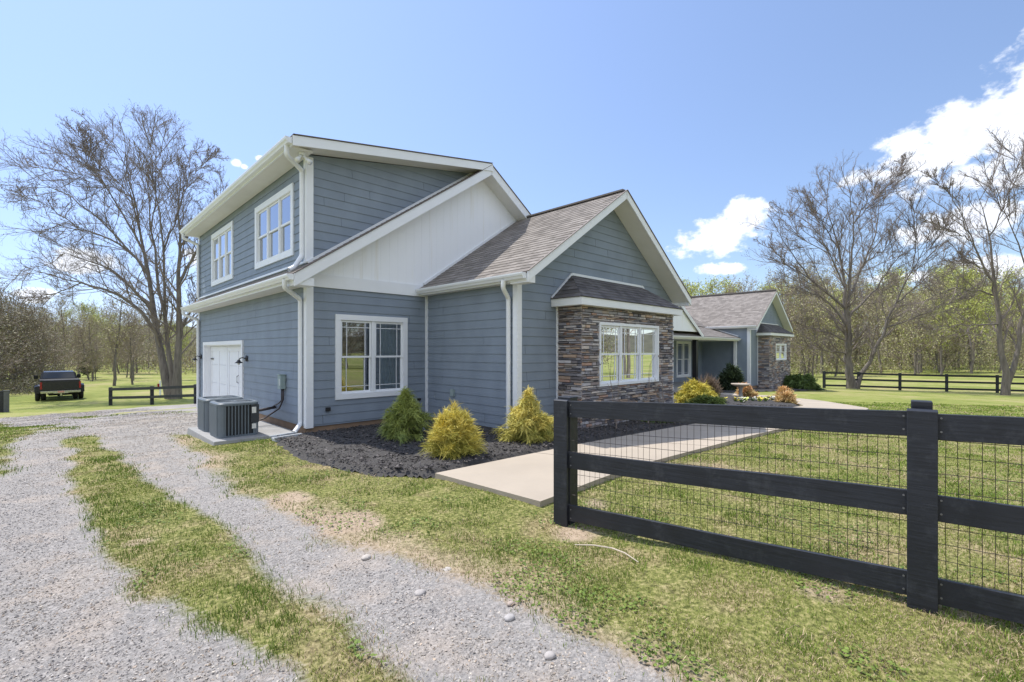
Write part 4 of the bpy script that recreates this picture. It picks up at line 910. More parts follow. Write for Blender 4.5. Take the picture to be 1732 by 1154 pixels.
# flowers along the bed
k = 0
for i in range(14):
    x = 15.2+i*.19+rng.uniform(-.05, .05); y = 5.75-.05*i+rng.uniform(-.22, .22); z = tz(x, y)+.05; mb = MB()
    kind = i % 3; cl = [(.85, .72, .10), (.80, .78, .70), (.75, .80, .22)][kind]
    root = empty('flower_plant', (x, y, z), ['yellow flowering bedding plant in the row round the birdbath', 'white flowering bedding plant in the row round the birdbath', 'pale green flowering bedding plant in the row round the birdbath'][kind], 'flower', 'bedding flowers round the birdbath')
    g = MB(); g.col = (.16, .30, .05); bl = MB(); bl.col = cl
    for q in range(14):
        a = rng.uniform(0, 6.28); rr_ = rng.uniform(.02, .11); hh = rng.uniform(.06, .17); c = np.array([x+rr_*math.cos(a), y+rr_*math.sin(a), z+hh])
        g.bar((x, y, z), c, .02, .004)
        d = np.array([math.cos(a), math.sin(a), .3])*.03; e_ = np.array([-math.sin(a), math.cos(a), .2])*.03
        bl.add([c-d-e_, c+d-e_, c+d+e_+(0, 0, .01), c-d+e_], [(0, 1, 2, 3)])
    g.build('leaves', M_leafa, root); bl.build('blossom', M_leafa, root)
# birdbath
bx, by = 16.9, 6.05; bz = tz(bx, by)+.03
bb = empty('birdbath', (bx, by, bz), 'pale stone birdbath on a pedestal among flowers in the mulch', 'birdbath')
mb = MB(); mb.lathe([(0, 0), (.17, 0), (.17, .04), (.13, .07), (.07, .13), (.055, .3), (.07, .44), (.10, .48), (0, .48)], (bx, by, bz), 20); mb.build('pedestal', M_padc, bb, smooth=True)
mb = MB(); mb.lathe([(0, .48), (.12, .48), (.27, .53), (.31, .57), (.30, .585), (.26, .56), (.1, .52), (0, .515)], (bx, by, bz), 24); mb.build('basin', M_conc, bb, smooth=True)
# bare stems in front of the bay window
def stems(x, y, h, n, label, seed, cat='bare stem'):
    g = random.Random(seed); mb = MB(); z = tz(x, y)+.03
    root = empty('bare_sapling', (x, y, z), label, cat)
    for i in range(n):
        dx, dy = g.uniform(-.25, .25), g.uniform(-.12, .12); P = [(x+g.uniform(-.03, .03), y+g.uniform(-.03, .03), z-.03)]
        for t in (.3, .6, 1): P.append((x+dx*t+g.uniform(-.03, .03), y+dy*t+g.uniform(-.03, .03), z+h*t*g.uniform(.9, 1.02)))
        mb.tube(P, [.009, .008, .006, .003], 5)
        for q in range(4):
            b = np.array(P[1+q % 3]); mb.tube([b, b+np.array([g.uniform(-.12, .12), g.uniform(-.08, .08), g.uniform(.05, .2)])], [.004, .002], 4)
    mb.build('stem', M_twig, root)
stems(7.75, 5.05, 1.35, 2, 'slender bare brown sapling under the left sash of the bay window', 1, 'sapling')
stems(8.75, 4.95, 1.3, 2, 'slender bare brown sapling under the middle sash of the bay window', 2, 'sapling')
stems(9.35, 4.9, .95, 4, 'spreading bare brown twigs under the right sash of the bay window', 3, 'sapling')
# garden light
gx, gy = gp(716, 742); mb = MB(); root = empty('garden_light', (gx, gy, tz(gx, gy)+.05), 'tiny solar garden light with a blue white globe beside the green shrub', 'garden light')
mb.tube([(gx, gy, tz(gx, gy)), (gx, gy, tz(gx, gy)+.14)], .008, 6); mb.build('stake', M_blk, root)
mb = MB(); mb.lathe([(.001, .12), (.028, .135), (.036, .16), (.028, .185), (.001, .2)], (gx, gy, tz(gx, gy)), 12); mb.build('globe', mat('globe_blue', (.35, .45, .75), .2), root, smooth=True)
# stick on the lawn, rocks
a, b, c = gp(972, 932), gp(1035, 938), gp(1080, 958)
mb = MB(); mb.tube([(*a, tz(*a)+.05), (*((a+b)/2), tz(*b)+.055), (*b, tz(*b)+.05), (*((b+c)/2), tz(*c)+.045), (*c, tz(*c)+.03)], [.004, .006, .006, .005, .003], 6)
tag(mb.build('stick', mat('dry_stick', (.52, .45, .36), .8)), 'thin pale curved dry stick lying on the grass left of the fence', 'stick')
def rock(px, py, s, label, seed, c=(.42, .39, .37)):
    g = np.random.default_rng(seed); x, y = gp(px, py); z = tz(x, y)-s*.22; n = 12; V = []
    for i, (pr, pz) in enumerate(((.55, -.3), (1, 0), (.85, .4), (.45, .62))):
        for j in range(n): t = 2*math.pi*j/n; q = 1+g.uniform(-.16, .16); V.append((x+s*pr*q*math.cos(t)*1.25, y+s*pr*q*math.sin(t), z+s*pz*(1+g.uniform(-.1, .1))))
    V.append((x, y, z+s*.66)); Q = [(k*n+i, k*n+(i+1) % n, (k+1)*n+(i+1) % n, (k+1)*n+i) for k in range(3) for i in range(n)]
    mb = MB(); mb.add(V, Q, [(3*n+i, 3*n+(i+1) % n, 4*n) for i in range(n)]); tag(mb.build('rock', mat('rock', c, .9, .12, 20, .3, 60), smooth=True), label, 'rock')
rock(756, 964, .033, 'upright cream rock at the grass edge of the gravel drive', 1, (.46, .42, .38))
rock(620, 942, .033, 'flat white rock half sunk in the right gravel track', 2, (.46, .42, .38))
rock(710, 1002, .033, 'flat pale rock in the middle of the right gravel track', 3)
rock(862, 1044, .03, 'grey rock at the ragged grass edge right of the gravel track', 4, (.42, .4, .39))
rock(930, 1108, .028, 'small pale grey rock in the gravel near the bottom edge', 5)
rock(864, 1020, .022, 'small brown rock in the dry grass beside the gravel', 6, (.4, .33, .28))
# ---------------------------------------------------------------- near fence
def near_fence():
    P1 = np.array([3.56, 2.86]); P2 = np.array([3.822, .308]); d = P2-P1; Ls = np.linalg.norm(d); d /= Ls; n = np.array([-d[1], d[0]]); n = n if n @ np.array([-1, 0]) > 0 else -n   # n towards the camera side
    z1, z2 = -.09, .02
    root = empty('fence', (P1[0], P1[1], z1), 'black board fence with wire mesh along the near lawn', 'fence')
    P3 = P2+d*Ls; z3 = z2+.06
    def xyz(p, z): return np.array([p[0], p[1], z])
    def post(p, z, hgt, w=.13, cover=True):
        mb = MB(); a = d*w/2; b = n*w/2
        mb.hexa([xyz(p-a-b, z-.3), xyz(p+a-b, z-.3), xyz(p+a+b, z-.3), xyz(p-a+b, z-.3), xyz(p-a-b, z+hgt), xyz(p+a-b, z+hgt), xyz(p+a+b, z+hgt), xyz(p-a+b, z+hgt)]); return mb.build('post', M_black, root, bevel=.006)
    def board(p, q, z0, z1_, hgt, off, th=.028, name='rail'):
        mb = MB(); k = 14; V = []
        for i in range(k+1):
            t = i/k; c = p+(q-p)*t; zz = z0+(z1_-z0)*t; w = .004*math.sin(7*t+z0*5)
            for o, h_ in ((off, -hgt/2), (off+th, -hgt/2), (off+th, hgt/2), (off, hgt/2)): V.append(xyz(c+n*(o+w*.5), zz+h_+w))
        mb.add(V, [(4*i+j, 4*i+(j+1) % 4, 4*i+4+(j+1) % 4, 4*i+4+j) for i in range(k) for j in range(4)]+[(0, 1, 2, 3), (4*k, 4*k+1, 4*k+2, 4*k+3)])
        return mb.build(name, M_black, root, bevel=.003)
    # end post: main post, front cover board, thin rear post, end board
    post(P1, z1, 1.20, .14); post(P2, z2, 1.222, .10); post(P3, z3, 1.22, .10)
    for p, z in ((P2, z2), (P3, z3)):
        mb = MB(); a = d*.07; mb.hexa([xyz(p-a+n*.105, z-.2), xyz(p+a+n*.105, z-.2), xyz(p+a+n*.132, z-.2), xyz(p-a+n*.132, z-.2), xyz(p-a+n*.105, z+1.182), xyz(p+a+n*.105, z+1.182), xyz(p+a+n*.132, z+1.17), xyz(p-a+n*.132, z+1.17)]); mb.build('cover_board', M_black, root, bevel=.003)
    mb = MB(); a0, a1 = -.075, .075; mb.hexa([xyz(P1+d*a0+n*.105, z1-.2), xyz(P1+d*a1+n*.105, z1-.2), xyz(P1+d*a1+n*.132, z1-.2), xyz(P1+d*a0+n*.132, z1-.2), xyz(P1+d*a0+n*.105, z1+1.18), xyz(P1+d*a1+n*.105, z1+1.18), xyz(P1+d*a1+n*.132, z1+1.17), xyz(P1+d*a0+n*.132, z1+1.17)]); mb.build('cover_board', M_black, root, bevel=.003)
    hs = [(1.093, .152), (.612, .152), (.122, .148)]
    for h_, w_ in hs:
        board(P1+d*.0, P2, z1+h_, z2+h_+(.0), w_, .074); board(P2+d*.005, P3, z2+h_-.012, z3+h_-.012, w_, .074)
    for h_, w_ in hs:
        for c_, zz in ((P1+d*.10, z1), (P2-d*.085, z2), (P2+d*.085, z2)):
            for o_ in (-.04, .04):
                nb = MB(); q = c_+n*.1025; nb.tube([xyz(q, zz+h_+o_), xyz(q+n*.004, zz+h_+o_)], .006, 8); nb.build('nail', M_nail, root)
    wm = MB()
    for a, b, za, zb in ((P1+d*.07, P2-d*.055, z1, z2), (P2+d*.055, P3-d*.055, z2, z3)):
        L_ = np.linalg.norm(b-a); k = int(L_/.051)
        for i in range(k+1):
            t = i/k; c = a+(b-a)*t; z = za+(zb-za)*t; j = .004*math.sin(i*2.3)
            wm.tube([xyz(c+n*.062+d*j, z+.06), xyz(c+n*(.064+.003*math.sin(i))-d*j, z+.6), xyz(c+n*.062+d*j*.6, z+1.12)], .0017, 4, cap=False)
        for m_ in range(11):
            zz = .08+m_*.102
            wm.tube([xyz(a+(b-a)*t+n*.0645, za+(zb-za)*t+zz+.006*math.sin(t*9+m_)) for t in np.linspace(0, 1, 12)], .0019, 4, cap=False)
    wm.build('wire_mesh', M_wire, root)
near_fence()
# ---------------------------------------------------------------- far fences
def rail_fence(name, pts, hgt, rails, label, w=.13, rw=.14, extra=None, m=None):
    m = m or M_black; root = empty(name, (pts[0][0], pts[0][1], tz(*pts[0])), label, 'fence')
    P = [np.array(p) for p in pts]
    for p in P:
        mb = MB(); z = tz(*p); mb.box(p[0]-w/2, p[0]+w/2, p[1]-w/2, p[1]+w/2, z-.3, z+hgt+.04); mb.build('post', m, root)
    for a, b in zip(P[:-1], P[1:]):
        dd = (b-a)/np.linalg.norm(b-a); nn = np.array([-dd[1], dd[0]]); nn = nn if nn @ a < 0 else -nn
        for r_ in rails:
            mb = MB(); o = nn*(w/2+.016); mb.bar((a[0]+o[0], a[1]+o[1], tz(*a)+r_), (b[0]+o[0], b[1]+o[1], tz(*b)+r_), .03, rw); mb.build('rail', m, root)
    return root
A = at(27.0, 187); B = at(25.6, 331); mid = A+(B-A)*.52
rail_fence('fence', [tuple(A), tuple(A+(B-A)*.50), tuple(A+(B-A)*1.0), tuple(A+(B-A)*1.5)], 1.0, (.93, .45), 'low black two rail fence between the drive and the garage', .16, .15)
A = at(33.5, 1394); B = at(31.0, 1730); fl_ = [tuple(A+(B-A)*t) for t in (0, .185, .40, .635, .88, 1.12, 1.36)]
rail_fence('fence', fl_, 1.15, (1.08, .66, .20), 'long black three rail fence across the right lawn', .16, .13)
A = at(24, -40); B = at(24, 3); rail_fence('fence', [tuple(A), tuple(B)], 1.05, (.95, .5), 'short black fence end at the left edge beyond the drive', .16, .15)
p = at(24, 11); z = tz(*p); mb = MB(); mb.box(p[0]-.1, p[0]+.1, p[1]-.06, p[1]+.06, z-.2, z+1.08); mb.box(p[0]-.12, p[0]+.12, p[1]-.08, p[1]+.08, z+1.08, z+1.12)
tag(mb.build('gate_post', M_grey, bevel=.02), 'dark weathered gate post beside the short black fence end', 'post')
A = at(42, -10); B = at(42, 41); rail_fence('fence', [tuple(A), tuple(B)], 1.15, (1.0, .15), 'thin dark fence below the brush behind the dark gate post', .14, .07)
# small marker by the tree
p = at(33, 271); z = tz(*p); root = empty('marker_post', (p[0], p[1], z), 'small white and red marker post left of the big trunk', 'marker post')
mb = MB(); mb.box(p[0]-.05, p[0]+.05, p[1]-.05, p[1]+.05, z-.1, z+1.15); mb.build('post', M_white, root); mb = MB(); mb.box(p[0]-.16, p[0]-.055, p[1]-.06, p[1]+.06, z+.55, z+.95); mb.build('reflector', M_red, root)
# ---------------------------------------------------------------- pickup truck (rear towards the camera)
def truck():
    x, y = at(31.0, 103); z = tz(x, y)-.03; rz = math.radians(1.5)
    root = empty('pickup_truck', (x, y, z), 'dark navy pickup truck with wide rear fenders parked on the grass', 'pickup truck', rz=rz if rz else .001)
    O = np.zeros(3)
    def sec(mb, secs):   # lofted cross sections along y: list of (y, [(x,z)...])
        n = len(secs[0][1]); V = [(a, yy, b) for yy, P in secs for a, b in P]
        mb.add(V, [(k*n+i, k*n+(i+1) % n, (k+1)*n+(i+1) % n, (k+1)*n+i) for k in range(len(secs)-1) for i in range(n)])
        for e in (0, len(secs)-1):
            c = np.mean([V[e*n+i] for i in range(n)], axis=0); mb.add([V[e*n+i] for i in range(n)]+[tuple(c)], [], [(i, (i+1) % n, n) for i in range(n)])
    def prof(w, z0, z1, r=.08): return [(-w+r*.4, z0), (w-r*.4, z0), (w, z0+r), (w, z1-r), (w-r, z1), (-w+r, z1), (-w, z1-r), (-w, z0+r)]
    b = MB(); sec(b, [(.0, prof(.97, .62, 1.36)), (2.4, prof(.99, .60, 1.37)), (4.3, prof(.99, .58, 1.37)), (4.5, prof(.98, .58, 1.30)), (5.9, prof(.95, .58, 1.22)), (6.05, prof(.9, .6, 1.05))]); b.build('body', M_paint, root, smooth=False, org=O, bevel=.02)
    c = MB(); sec(c, [(2.42, prof(.93, 1.34, 1.38)), (2.5, prof(.88, 1.34, 1.84, .12)), (2.9, prof(.85, 1.34, 1.90, .12)), (3.9, prof(.84, 1.34, 1.88, .12)), (4.7, prof(.90, 1.30, 1.36, .02))]); cb = c.build('cab', M_paint, root, org=O)
    g = MB(); g.hexa([(-.82, 2.38, 1.41), (.82, 2.38, 1.41), (.82, 2.44, 1.41), (-.82, 2.44, 1.41), (-.74, 2.46, 1.80), (.74, 2.46, 1.80), (.74, 2.50, 1.80), (-.74, 2.50, 1.80)]); g.build('rear_window', M_tglass, cb, org=O)
    t = MB(); t.box(-.86, .86, -.03, .0, .72, 1.33); t.box(-.80, .80, -.045, -.031, 1.22, 1.30); t.box(-.2, .2, -.042, -.031, 1.08, 1.14); t.build('tailgate', M_paint, root, org=O, bevel=.01)
    t = MB(); t.box(-.97, .97, .02, 2.38, 1.355, 1.385); t.box(-.9, .9, -.02, .06, 1.34, 1.38); t.build('bed_rail_cap', M_rub, root, org=O)
    t = MB(); t.box(-.95, .95, -.20, -.04, .56, .70); t.box(-.35, .35, -.215, -.201, .53, .60); t.build('bumper', M_chrome, root, org=O, bevel=.02)
    t = MB(); t.box(-.16, .16, -.222, -.2155, .585, .68); t.build('license_plate', M_plate, root, org=O)
    t = MB(); t.box(-.05, .05, -.3, -.05, .38, .5); t.tube([(0, -.3, .48), (0, -.3, .56)], .03, 8); t.build('tow_hitch', M_chrome, root, org=O)
    t = MB(); t.box(-.6, .6, .1, 5.5, .45, .56); t.box(-.55, .55, .95, 1.1, .33, .45); t.lathe([(0, -.12), (.12, -.1), (.16, 0), (.12, .1), (0, .12)], (0, 1.05, .38), 12); t.build('chassis', M_rub, root, org=O)
    for s in (-1, 1):
        t = MB(); t.box(min(s*.875, s*.975), max(s*.875, s*.975), -.03, -.001, .82, 1.28); t.build('tail_light', M_red, root, org=O, bevel=.01)
        f = MB(); P = []
        for i in range(13): a = math.pi*i/12; P.append((1.35-.58*math.cos(a), .52+.58*math.sin(a)))
        V = [(s*.96, py, pz) for py, pz in P]+[(s*1.2, 1.35+(py-1.35)*.95, .5+(pz-.5)*.93) for py, pz in P]+[(s*1.21, 1.35+(py-1.35)*.86, .5+(pz-.5)*.82) for py, pz in P]
        f.add(V, [(k*13+i, k*13+i+1, k*13+14+i, k*13+13+i) for k in range(2) for i in range(12)]); f.add([(s*.96, .77, .52), (s*1.2, .8, .52), (s*1.2, .82, .95), (s*.96, .79, 1.0)], [(0, 1, 2, 3)]); f.build('rear_fender', M_paint, root, org=O, smooth=True)
        m_ = MB(); m_.box(min(s*1.0, s*1.22), max(s*1.0, s*1.22), 4.0, 4.08, 1.33, 1.6); m_.build('side_mirror', M_rub, root, org=O, bevel=.02)
        for xx, yy in ((s*1.06, 1.35), (s*.78, 1.35), (s*.88, 5.0)):
            w = MB(); w.lathe([(.22, -.11), (.33, -.12), (.385, -.09), (.40, -.03), (.40, .03), (.385, .09), (.33, .12), (.22, .11)], (xx, yy, .40), 24, axis='x'); wo = w.build('wheel', M_rub, root, org=O, smooth=True)
            w = MB(); w.lathe([(0, .05*s), (.08, .06*s), (.12, .03*s), (.2, .04*s), (.225, .1*s), (.225, -.1*s)], (xx, yy, .40), 20, axis='x'); w.build('rim', M_chrome, wo, org=O, smooth=True)
    root.rotation_euler.z = rz
truck()
# ---------------------------------------------------------------- trees
def norm(a): return a/(np.linalg.norm(a, axis=-1, keepdims=True)+1e-9)
def resample(pts, K=10):
    P = np.array(pts, float); s = np.concatenate([[0], np.cumsum(np.linalg.norm(np.diff(P, axis=0), axis=1))]); t = np.linspace(0, s[-1], K)
    Q = np.stack([np.interp(t, s, P[:, i]) for i in range(P.shape[1])], 1)
    Q[1:-1] = (Q[:-2]+Q[1:-1]*2+Q[2:])/4
    return Q
def spawn(P, R, n, g, L, lf=(.5, 1.0), ang=(25, 60), rr=.55, t0=.2, K=5, wob=.12, up=.25, shrink=.5):
    """children of branches P (N,K,3), R (N,K): n per branch, length L (array N)"""
    N_ = len(P); t = t0+(1-t0)*(np.arange(n)[None]+g.random((N_, n)))/n; f = t*(P.shape[1]-1); i = np.minimum(f.astype(int), P.shape[1]-2); w = (f-i)[..., None]
    idx = np.arange(N_)[:, None]; p = P[idx, i]*(1-w)+P[idx, i+1]*w; d = norm(P[idx, i+1]-P[idx, i]); r = (R[idx, i]*(1-w[..., 0])+R[idx, i+1]*w[..., 0])*rr
    p = p.reshape(-1, 3); d = d.reshape(-1, 3); r = r.ravel(); ln = (np.repeat(L, n)*(lf[0]+(lf[1]-lf[0])*g.random(N_*n))*(1-shrink*t.ravel()))
    q = norm(np.cross(d, g.normal(0, 1, d.shape))); a = np.radians(g.uniform(ang[0], ang[1], len(d)))[:, None]
    dr = norm(d*np.cos(a)+q*np.sin(a)+np.array([0, 0, up])); out = [p]; c = p.copy()
    for k in range(K-1):
        dr = norm(dr+g.normal(0, wob, dr.shape)+np.array([0, 0, up*.25])); c = c+dr*(ln/(K-1))[:, None]; out.append(c)
    P2 = np.stack(out, 1); R2 = r[:, None]*np.linspace(1, .3, K)[None]
    return P2, R2, ln
def mkmesh(levels):
    Vs, Fs, o = [], [], 0
    for P, R, s in levels:
        V, Q = tube_arrays(P, R, s); Vs.append(V); Fs.append(Q+o); o += len(V)
    return np.concatenate(Vs), np.concatenate(Fs)
def leafcloud(P, g, n, size, cols, spread):
    tips = P[:, 1:].reshape(-1, 3); c = tips[g.integers(0, len(tips), n)]+g.normal(0, spread, (n, 3)); a = norm(g.normal(0, 1, (n, 3))); b = norm(np.cross(a, g.normal(0, 1, (n, 3))))
    s = size*(.5+g.random(n))[:, None]; V = np.stack([c-a*s, c+b*s*.6, c+a*s, c-b*s*.6], 1).reshape(-1, 3); F = np.arange(4*n).reshape(-1, 4)
    cols = np.array(cols); cc = cols[g.integers(0, len(cols), n)]*(.7+.6*g.random((n, 1))); return V, F, np.repeat(cc, 4, 0)
def big_tree(name, px0, py0, Z, limbs, label, seed, dens=(7, 6, 5), rbase=.42, cat='tree', buds=0, budcol=None, Lm=5.2, tw=.0068, rs=1.0, env=None):
    """limbs: list of (points as (px,py) at the tree's distance, start radius, end radius)"""
    g = np.random.default_rng(seed); p0 = at(Z, px0); z0 = tz(*p0); root = empty(name, (p0[0], p0[1], z0), label, cat)
    sc = Z/FPX; lat = np.array([RT[0], RT[1], 0]); dep = np.array([FW[0], FW[1], 0])
    pyb = HY+(EYE-z0)/sc
    L0P, L0R = [], []; tP, tR = [], []
    for li, (pts, r0, r1) in enumerate(limbs):
        ph = g.uniform(0, 6.28); amp = g.uniform(-1, 1)*1.5; q = []
        h0 = (pyb-pts[0][1])*sc
        for (a, b) in pts:
            h = (pyb-b)*sc; dd = amp*max(0, (h-h0))/12 if h0 > 1 else amp*max(0, h-1.5)/12
            q.append(np.array([p0[0], p0[1], z0])+lat*(a-px0)*sc+np.array([0, 0, h])+dep*dd)
        Q = resample(q, 12); Q = resample(Q[:(12 if r0 > .3 and r1 > .15 else 10)], 12); Q[1:-1] += g.normal(0, .05, Q[1:-1].shape); R = (r1 if r1 > .15 else .014)+(r0-(r1 if r1 > .15 else .014))*(1-np.linspace(0, 1, 12))**1.15
        if pts[0][1] > py0-12: R[0] *= 1.35; R[1] *= 1.08; Q[0][2] = z0-.25
        if h0 > 1:   # root the limb in the nearest earlier limb
            best = None
            for PQ, PR in zip(L0P, L0R):
                for tt in np.linspace(0, 11, 56):
                    i_ = min(int(tt), 10); w_ = tt-i_; c_ = PQ[i_]*(1-w_)+PQ[i_+1]*w_; rr_ = PR[i_]*(1-w_)+PR[i_+1]*w_
                    dd_ = c_-Q[0]; e_ = (dd_@lat)**2+dd_[2]**2
                    if best is None or e_ < best[0]: best = (e_, c_, rr_)
            fall = np.linspace(1, .35, 12)[:, None]; Q = Q+(best[1]-Q[0])*fall; k_ = min(1, best[2]*.85/R[0]); R = R*(k_+(1-k_)*np.linspace(0, 1, 12)*.5)
        L0P.append(Q); L0R.append(R)
        (tP if r0 > .2 else tP).append(Q); tR.append(R)
    P0 = np.stack(L0P); R0 = np.stack(L0R)*rs; V, F = mkmesh([(P0, R0, 10)])
    npmesh('trunk', V, F, M_bark, root, smooth=True)
    ln = np.linalg.norm(np.diff(P0, axis=1), axis=2).sum(1)
    base3 = np.array([p0[0], p0[1], z0])
    def outside(T):
        r_ = T-base3; u = px0+(r_@lat)/sc; v = pyb-(T[:, 2]-z0)/sc; return ~pin(u+12*np.sin(v*.11), v+10*np.sin(u*.09), env)
    def fit(P):
        if env is None: return P
        for _ in range(4):
            m = outside(P[:, -1]); P[m] = P[m][:, :1]+(P[m]-P[m][:, :1])*.66
        return P
    P1, R1, l1 = spawn(P0, R0, dens[0], g, np.minimum(ln*.45, Lm), (.55, 1.05), (20, 58), .45, .16, 8, .09, .11, .25); P1 = fit(P1); R1 = np.clip(R1, .018, .055)
    Pt = P0[:, -1]
    P2, R2, l2 = spawn(P1, R1, dens[1], g, l1*.55, (.4, 1.1), (20, 50), .55, .12, 6, .10, .12, .25); P2 = fit(P2); R2 = np.clip(R2, .009, .024)
    P3, R3, l3 = spawn(P2, R2, dens[2], g, l2*.6, (.4, 1.2), (20, 55), .6, .1, 4, .13, .12, .2); P3 = fit(P3); R3 = np.clip(R3, tw*.8, .016)
    P4, R4, l4 = spawn(P3, R3, 4, g, l3*.6, (.5, 1.2), (20, 55), .7, .2, 3, .12, .2, .3); R4 = np.clip(R4, tw*.55, .010)
    V, F = mkmesh([(P1, R1, 6), (P2, R2, 4), (P3, R3, 3), (P4, R4, 3)]); cr = npmesh('crown', V, F, M_twigd, root, smooth=True)
    if buds:
        V, F, C = leafcloud(P4, g, buds, .035, budcol, .05); npmesh('buds', V, F, M_leafa, root, col=C)
    return root
T1 = [([(290, 672), (282, 630), (268, 580), (255, 530), (246, 470), (236, 400), (216, 330), (190, 250), (172, 205)], .33, .05),
      ([(293, 668), (288, 600), (278, 530), (264, 460), (256, 390), (250, 310), (240, 235), (226, 195)], .22, .04),
      ([(298, 672), (304, 600), (309, 530), (313, 470), (316, 400), (322, 330), (332, 260), (342, 218)], .34, .05),
      ([(279, 540), (286, 460), (286, 370), (276, 280), (290, 205)], .17, .03), ([(264, 570), (242, 525), (190, 494), (140, 480), (80, 470), (28, 448), (-5, 420)], .17, .03),
      ([(246, 470), (222, 432), (180, 402), (130, 388), (62, 376), (25, 360)], .14, .025), ([(240, 430), (205, 370), (160, 300), (110, 250), (60, 232)], .14, .025),
      ([(314, 480), (345, 405), (372, 345), (392, 300)], .14, .025), ([(286, 430), (305, 350), (312, 270), (318, 215)], .16, .03),
      ([(255, 530), (225, 500), (180, 455), (110, 430), (40, 415)], .16, .025), ([(216, 330), (170, 280), (120, 215)], .12, .02), ([(300, 560), (330, 500), (345, 460)], .14, .03), ([(256, 390), (270, 310), (262, 240), (255, 190)], .14, .025),
      ([(216, 330), (160, 300), (90, 285), (10, 285)], .10, .02), ([(222, 432), (150, 350), (80, 310), (0, 310)], .11, .02), ([(236, 400), (215, 300), (180, 230), (140, 185)], .11, .02), ([(322, 330), (352, 285), (385, 255)], .09, .02), ([(130, 388), (70, 340), (5, 330)], .08, .015), ([(140, 480), (90, 500), (20, 510)], .07, .015), ([(160, 300), (130, 240), (115, 195)], .07, .015), ([(320, 420), (350, 370), (400, 330)], .09, .02)]
big_tree('bare_tree', 290, 672, 31.5, T1, 'huge bare many stemmed tree behind the low fence at left', 21, (16, 7, 5), buds=6000, budcol=[(.22, .18, .09), (.25, .16, .09)], rs=.78, Lm=4.6, env=[(-60, 520), (-40, 380), (5, 275), (40, 225), (85, 197), (150, 186), (212, 176), (262, 188), (300, 196), (340, 222), (375, 250), (395, 285), (418, 300), (400, 360), (375, 440), (350, 560), (60, 600)])
T2 = [([(1440, 657), (1434, 610), (1431, 570), (1428, 520)], .38, .24), ([(1429, 528), (1428, 470), (1424, 420), (1408, 365), (1400, 315), (1405, 272)], .17, .025), ([(1429, 520), (1440, 440), (1446, 380), (1440, 310), (1447, 262)], .17, .025),
      ([(1428, 525), (1392, 492), (1366, 465), (1338, 420), (1312, 372), (1305, 350)], .14, .02), ([(1431, 555), (1395, 505), (1340, 488), (1290, 480)], .15, .02), ([(1430, 505), (1462, 448), (1490, 390), (1502, 325), (1490, 283)], .14, .02),
      ([(1428, 490), (1400, 430), (1370, 385), (1345, 338)], .09, .015), ([(1446, 655), (1472, 612), (1492, 570), (1503, 535), (1524, 482), (1545, 440), (1575, 390), (1598, 350)], .22, .03),
      ([(1535, 455), (1545, 400), (1540, 350), (1548, 310)], .16, .025), ([(1500, 555), (1560, 532), (1620, 500), (1680, 470)], .09, .015), ([(1430, 580), (1390, 560), (1330, 545)], .10, .02), ([(1446, 380), (1470, 330), (1475, 280)], .09, .015), ([(1424, 420), (1385, 350), (1375, 305)], .09, .015), ([(1434, 600), (1380, 590), (1340, 580)], .08, .02),
      ([(1512, 510), (1560, 470), (1600, 450), (1650, 425)], .09, .015), ([(1428, 540), (1470, 500), (1520, 440), (1555, 380)], .14, .02),
      ([(1445, 380), (1480, 340), (1530, 300), (1560, 275)], .08, .015), ([(1545, 440), (1590, 400), (1615, 355)], .08, .015), ([(1370, 470), (1320, 440), (1285, 405)], .08, .015), ([(1502, 325), (1530, 290), (1540, 255)], .07, .015), ([(1400, 430), (1350, 400), (1310, 330)], .08, .015), ([(1460, 448), (1500, 420), (1530, 370)], .08, .015)]
big_tree('bare_tree', 1440, 657, 33, T2, 'large bare spreading tree with a leaning second stem behind the three rail fence', 22, (15, 7, 5), Lm=3.9, rs=.68, env=[(1270, 560), (1278, 430), (1288, 380), (1305, 320), (1350, 285), (1400, 262), (1450, 246), (1500, 256), (1560, 258), (1605, 300), (1625, 360), (1710, 450), (1680, 560), (1500, 610), (1300, 610)])
T3 = [([(1700, 662), (1697, 600), (1692, 530), (1686, 470), (1680, 400), (1676, 350), (1652, 300), (1640, 245)], .25, .03), ([(1704, 650), (1720, 600), (1731, 530), (1748, 470), (1770, 400), (1780, 320)], .21, .04),
      ([(1689, 505), (1662, 450), (1634, 400), (1612, 350), (1600, 300)], .13, .02), ([(1692, 545), (1642, 548), (1590, 553), (1540, 562)], .08, .015), ([(1686, 500), (1650, 488), (1600, 490), (1550, 520), (1520, 540)], .08, .015), ([(1680, 400), (1700, 340), (1715, 280), (1730, 235)], .09, .015),
      ([(1640, 410), (1590, 380), (1550, 372)], .1, .02), ([(1745, 480), (1720, 400), (1690, 330), (1680, 250)], .09, .015), ([(1770, 400), (1750, 320), (1720, 260), (1700, 215)], .08, .015), ([(1664, 452), (1630, 440), (1590, 447)], .09, .02), ([(1612, 350), (1580, 310), (1560, 285)], .08, .015)]
big_tree('bare_tree', 1700, 662, 29, T3, 'bare forked tree with low horizontal limbs before the three rail fence at right', 23, (13, 7, 5), Lm=3.2, rs=.72, env=[(1530, 610), (1515, 480), (1545, 370), (1565, 290), (1620, 230), (1700, 208), (1760, 180), (1880, 190), (1950, 700), (1600, 690)])
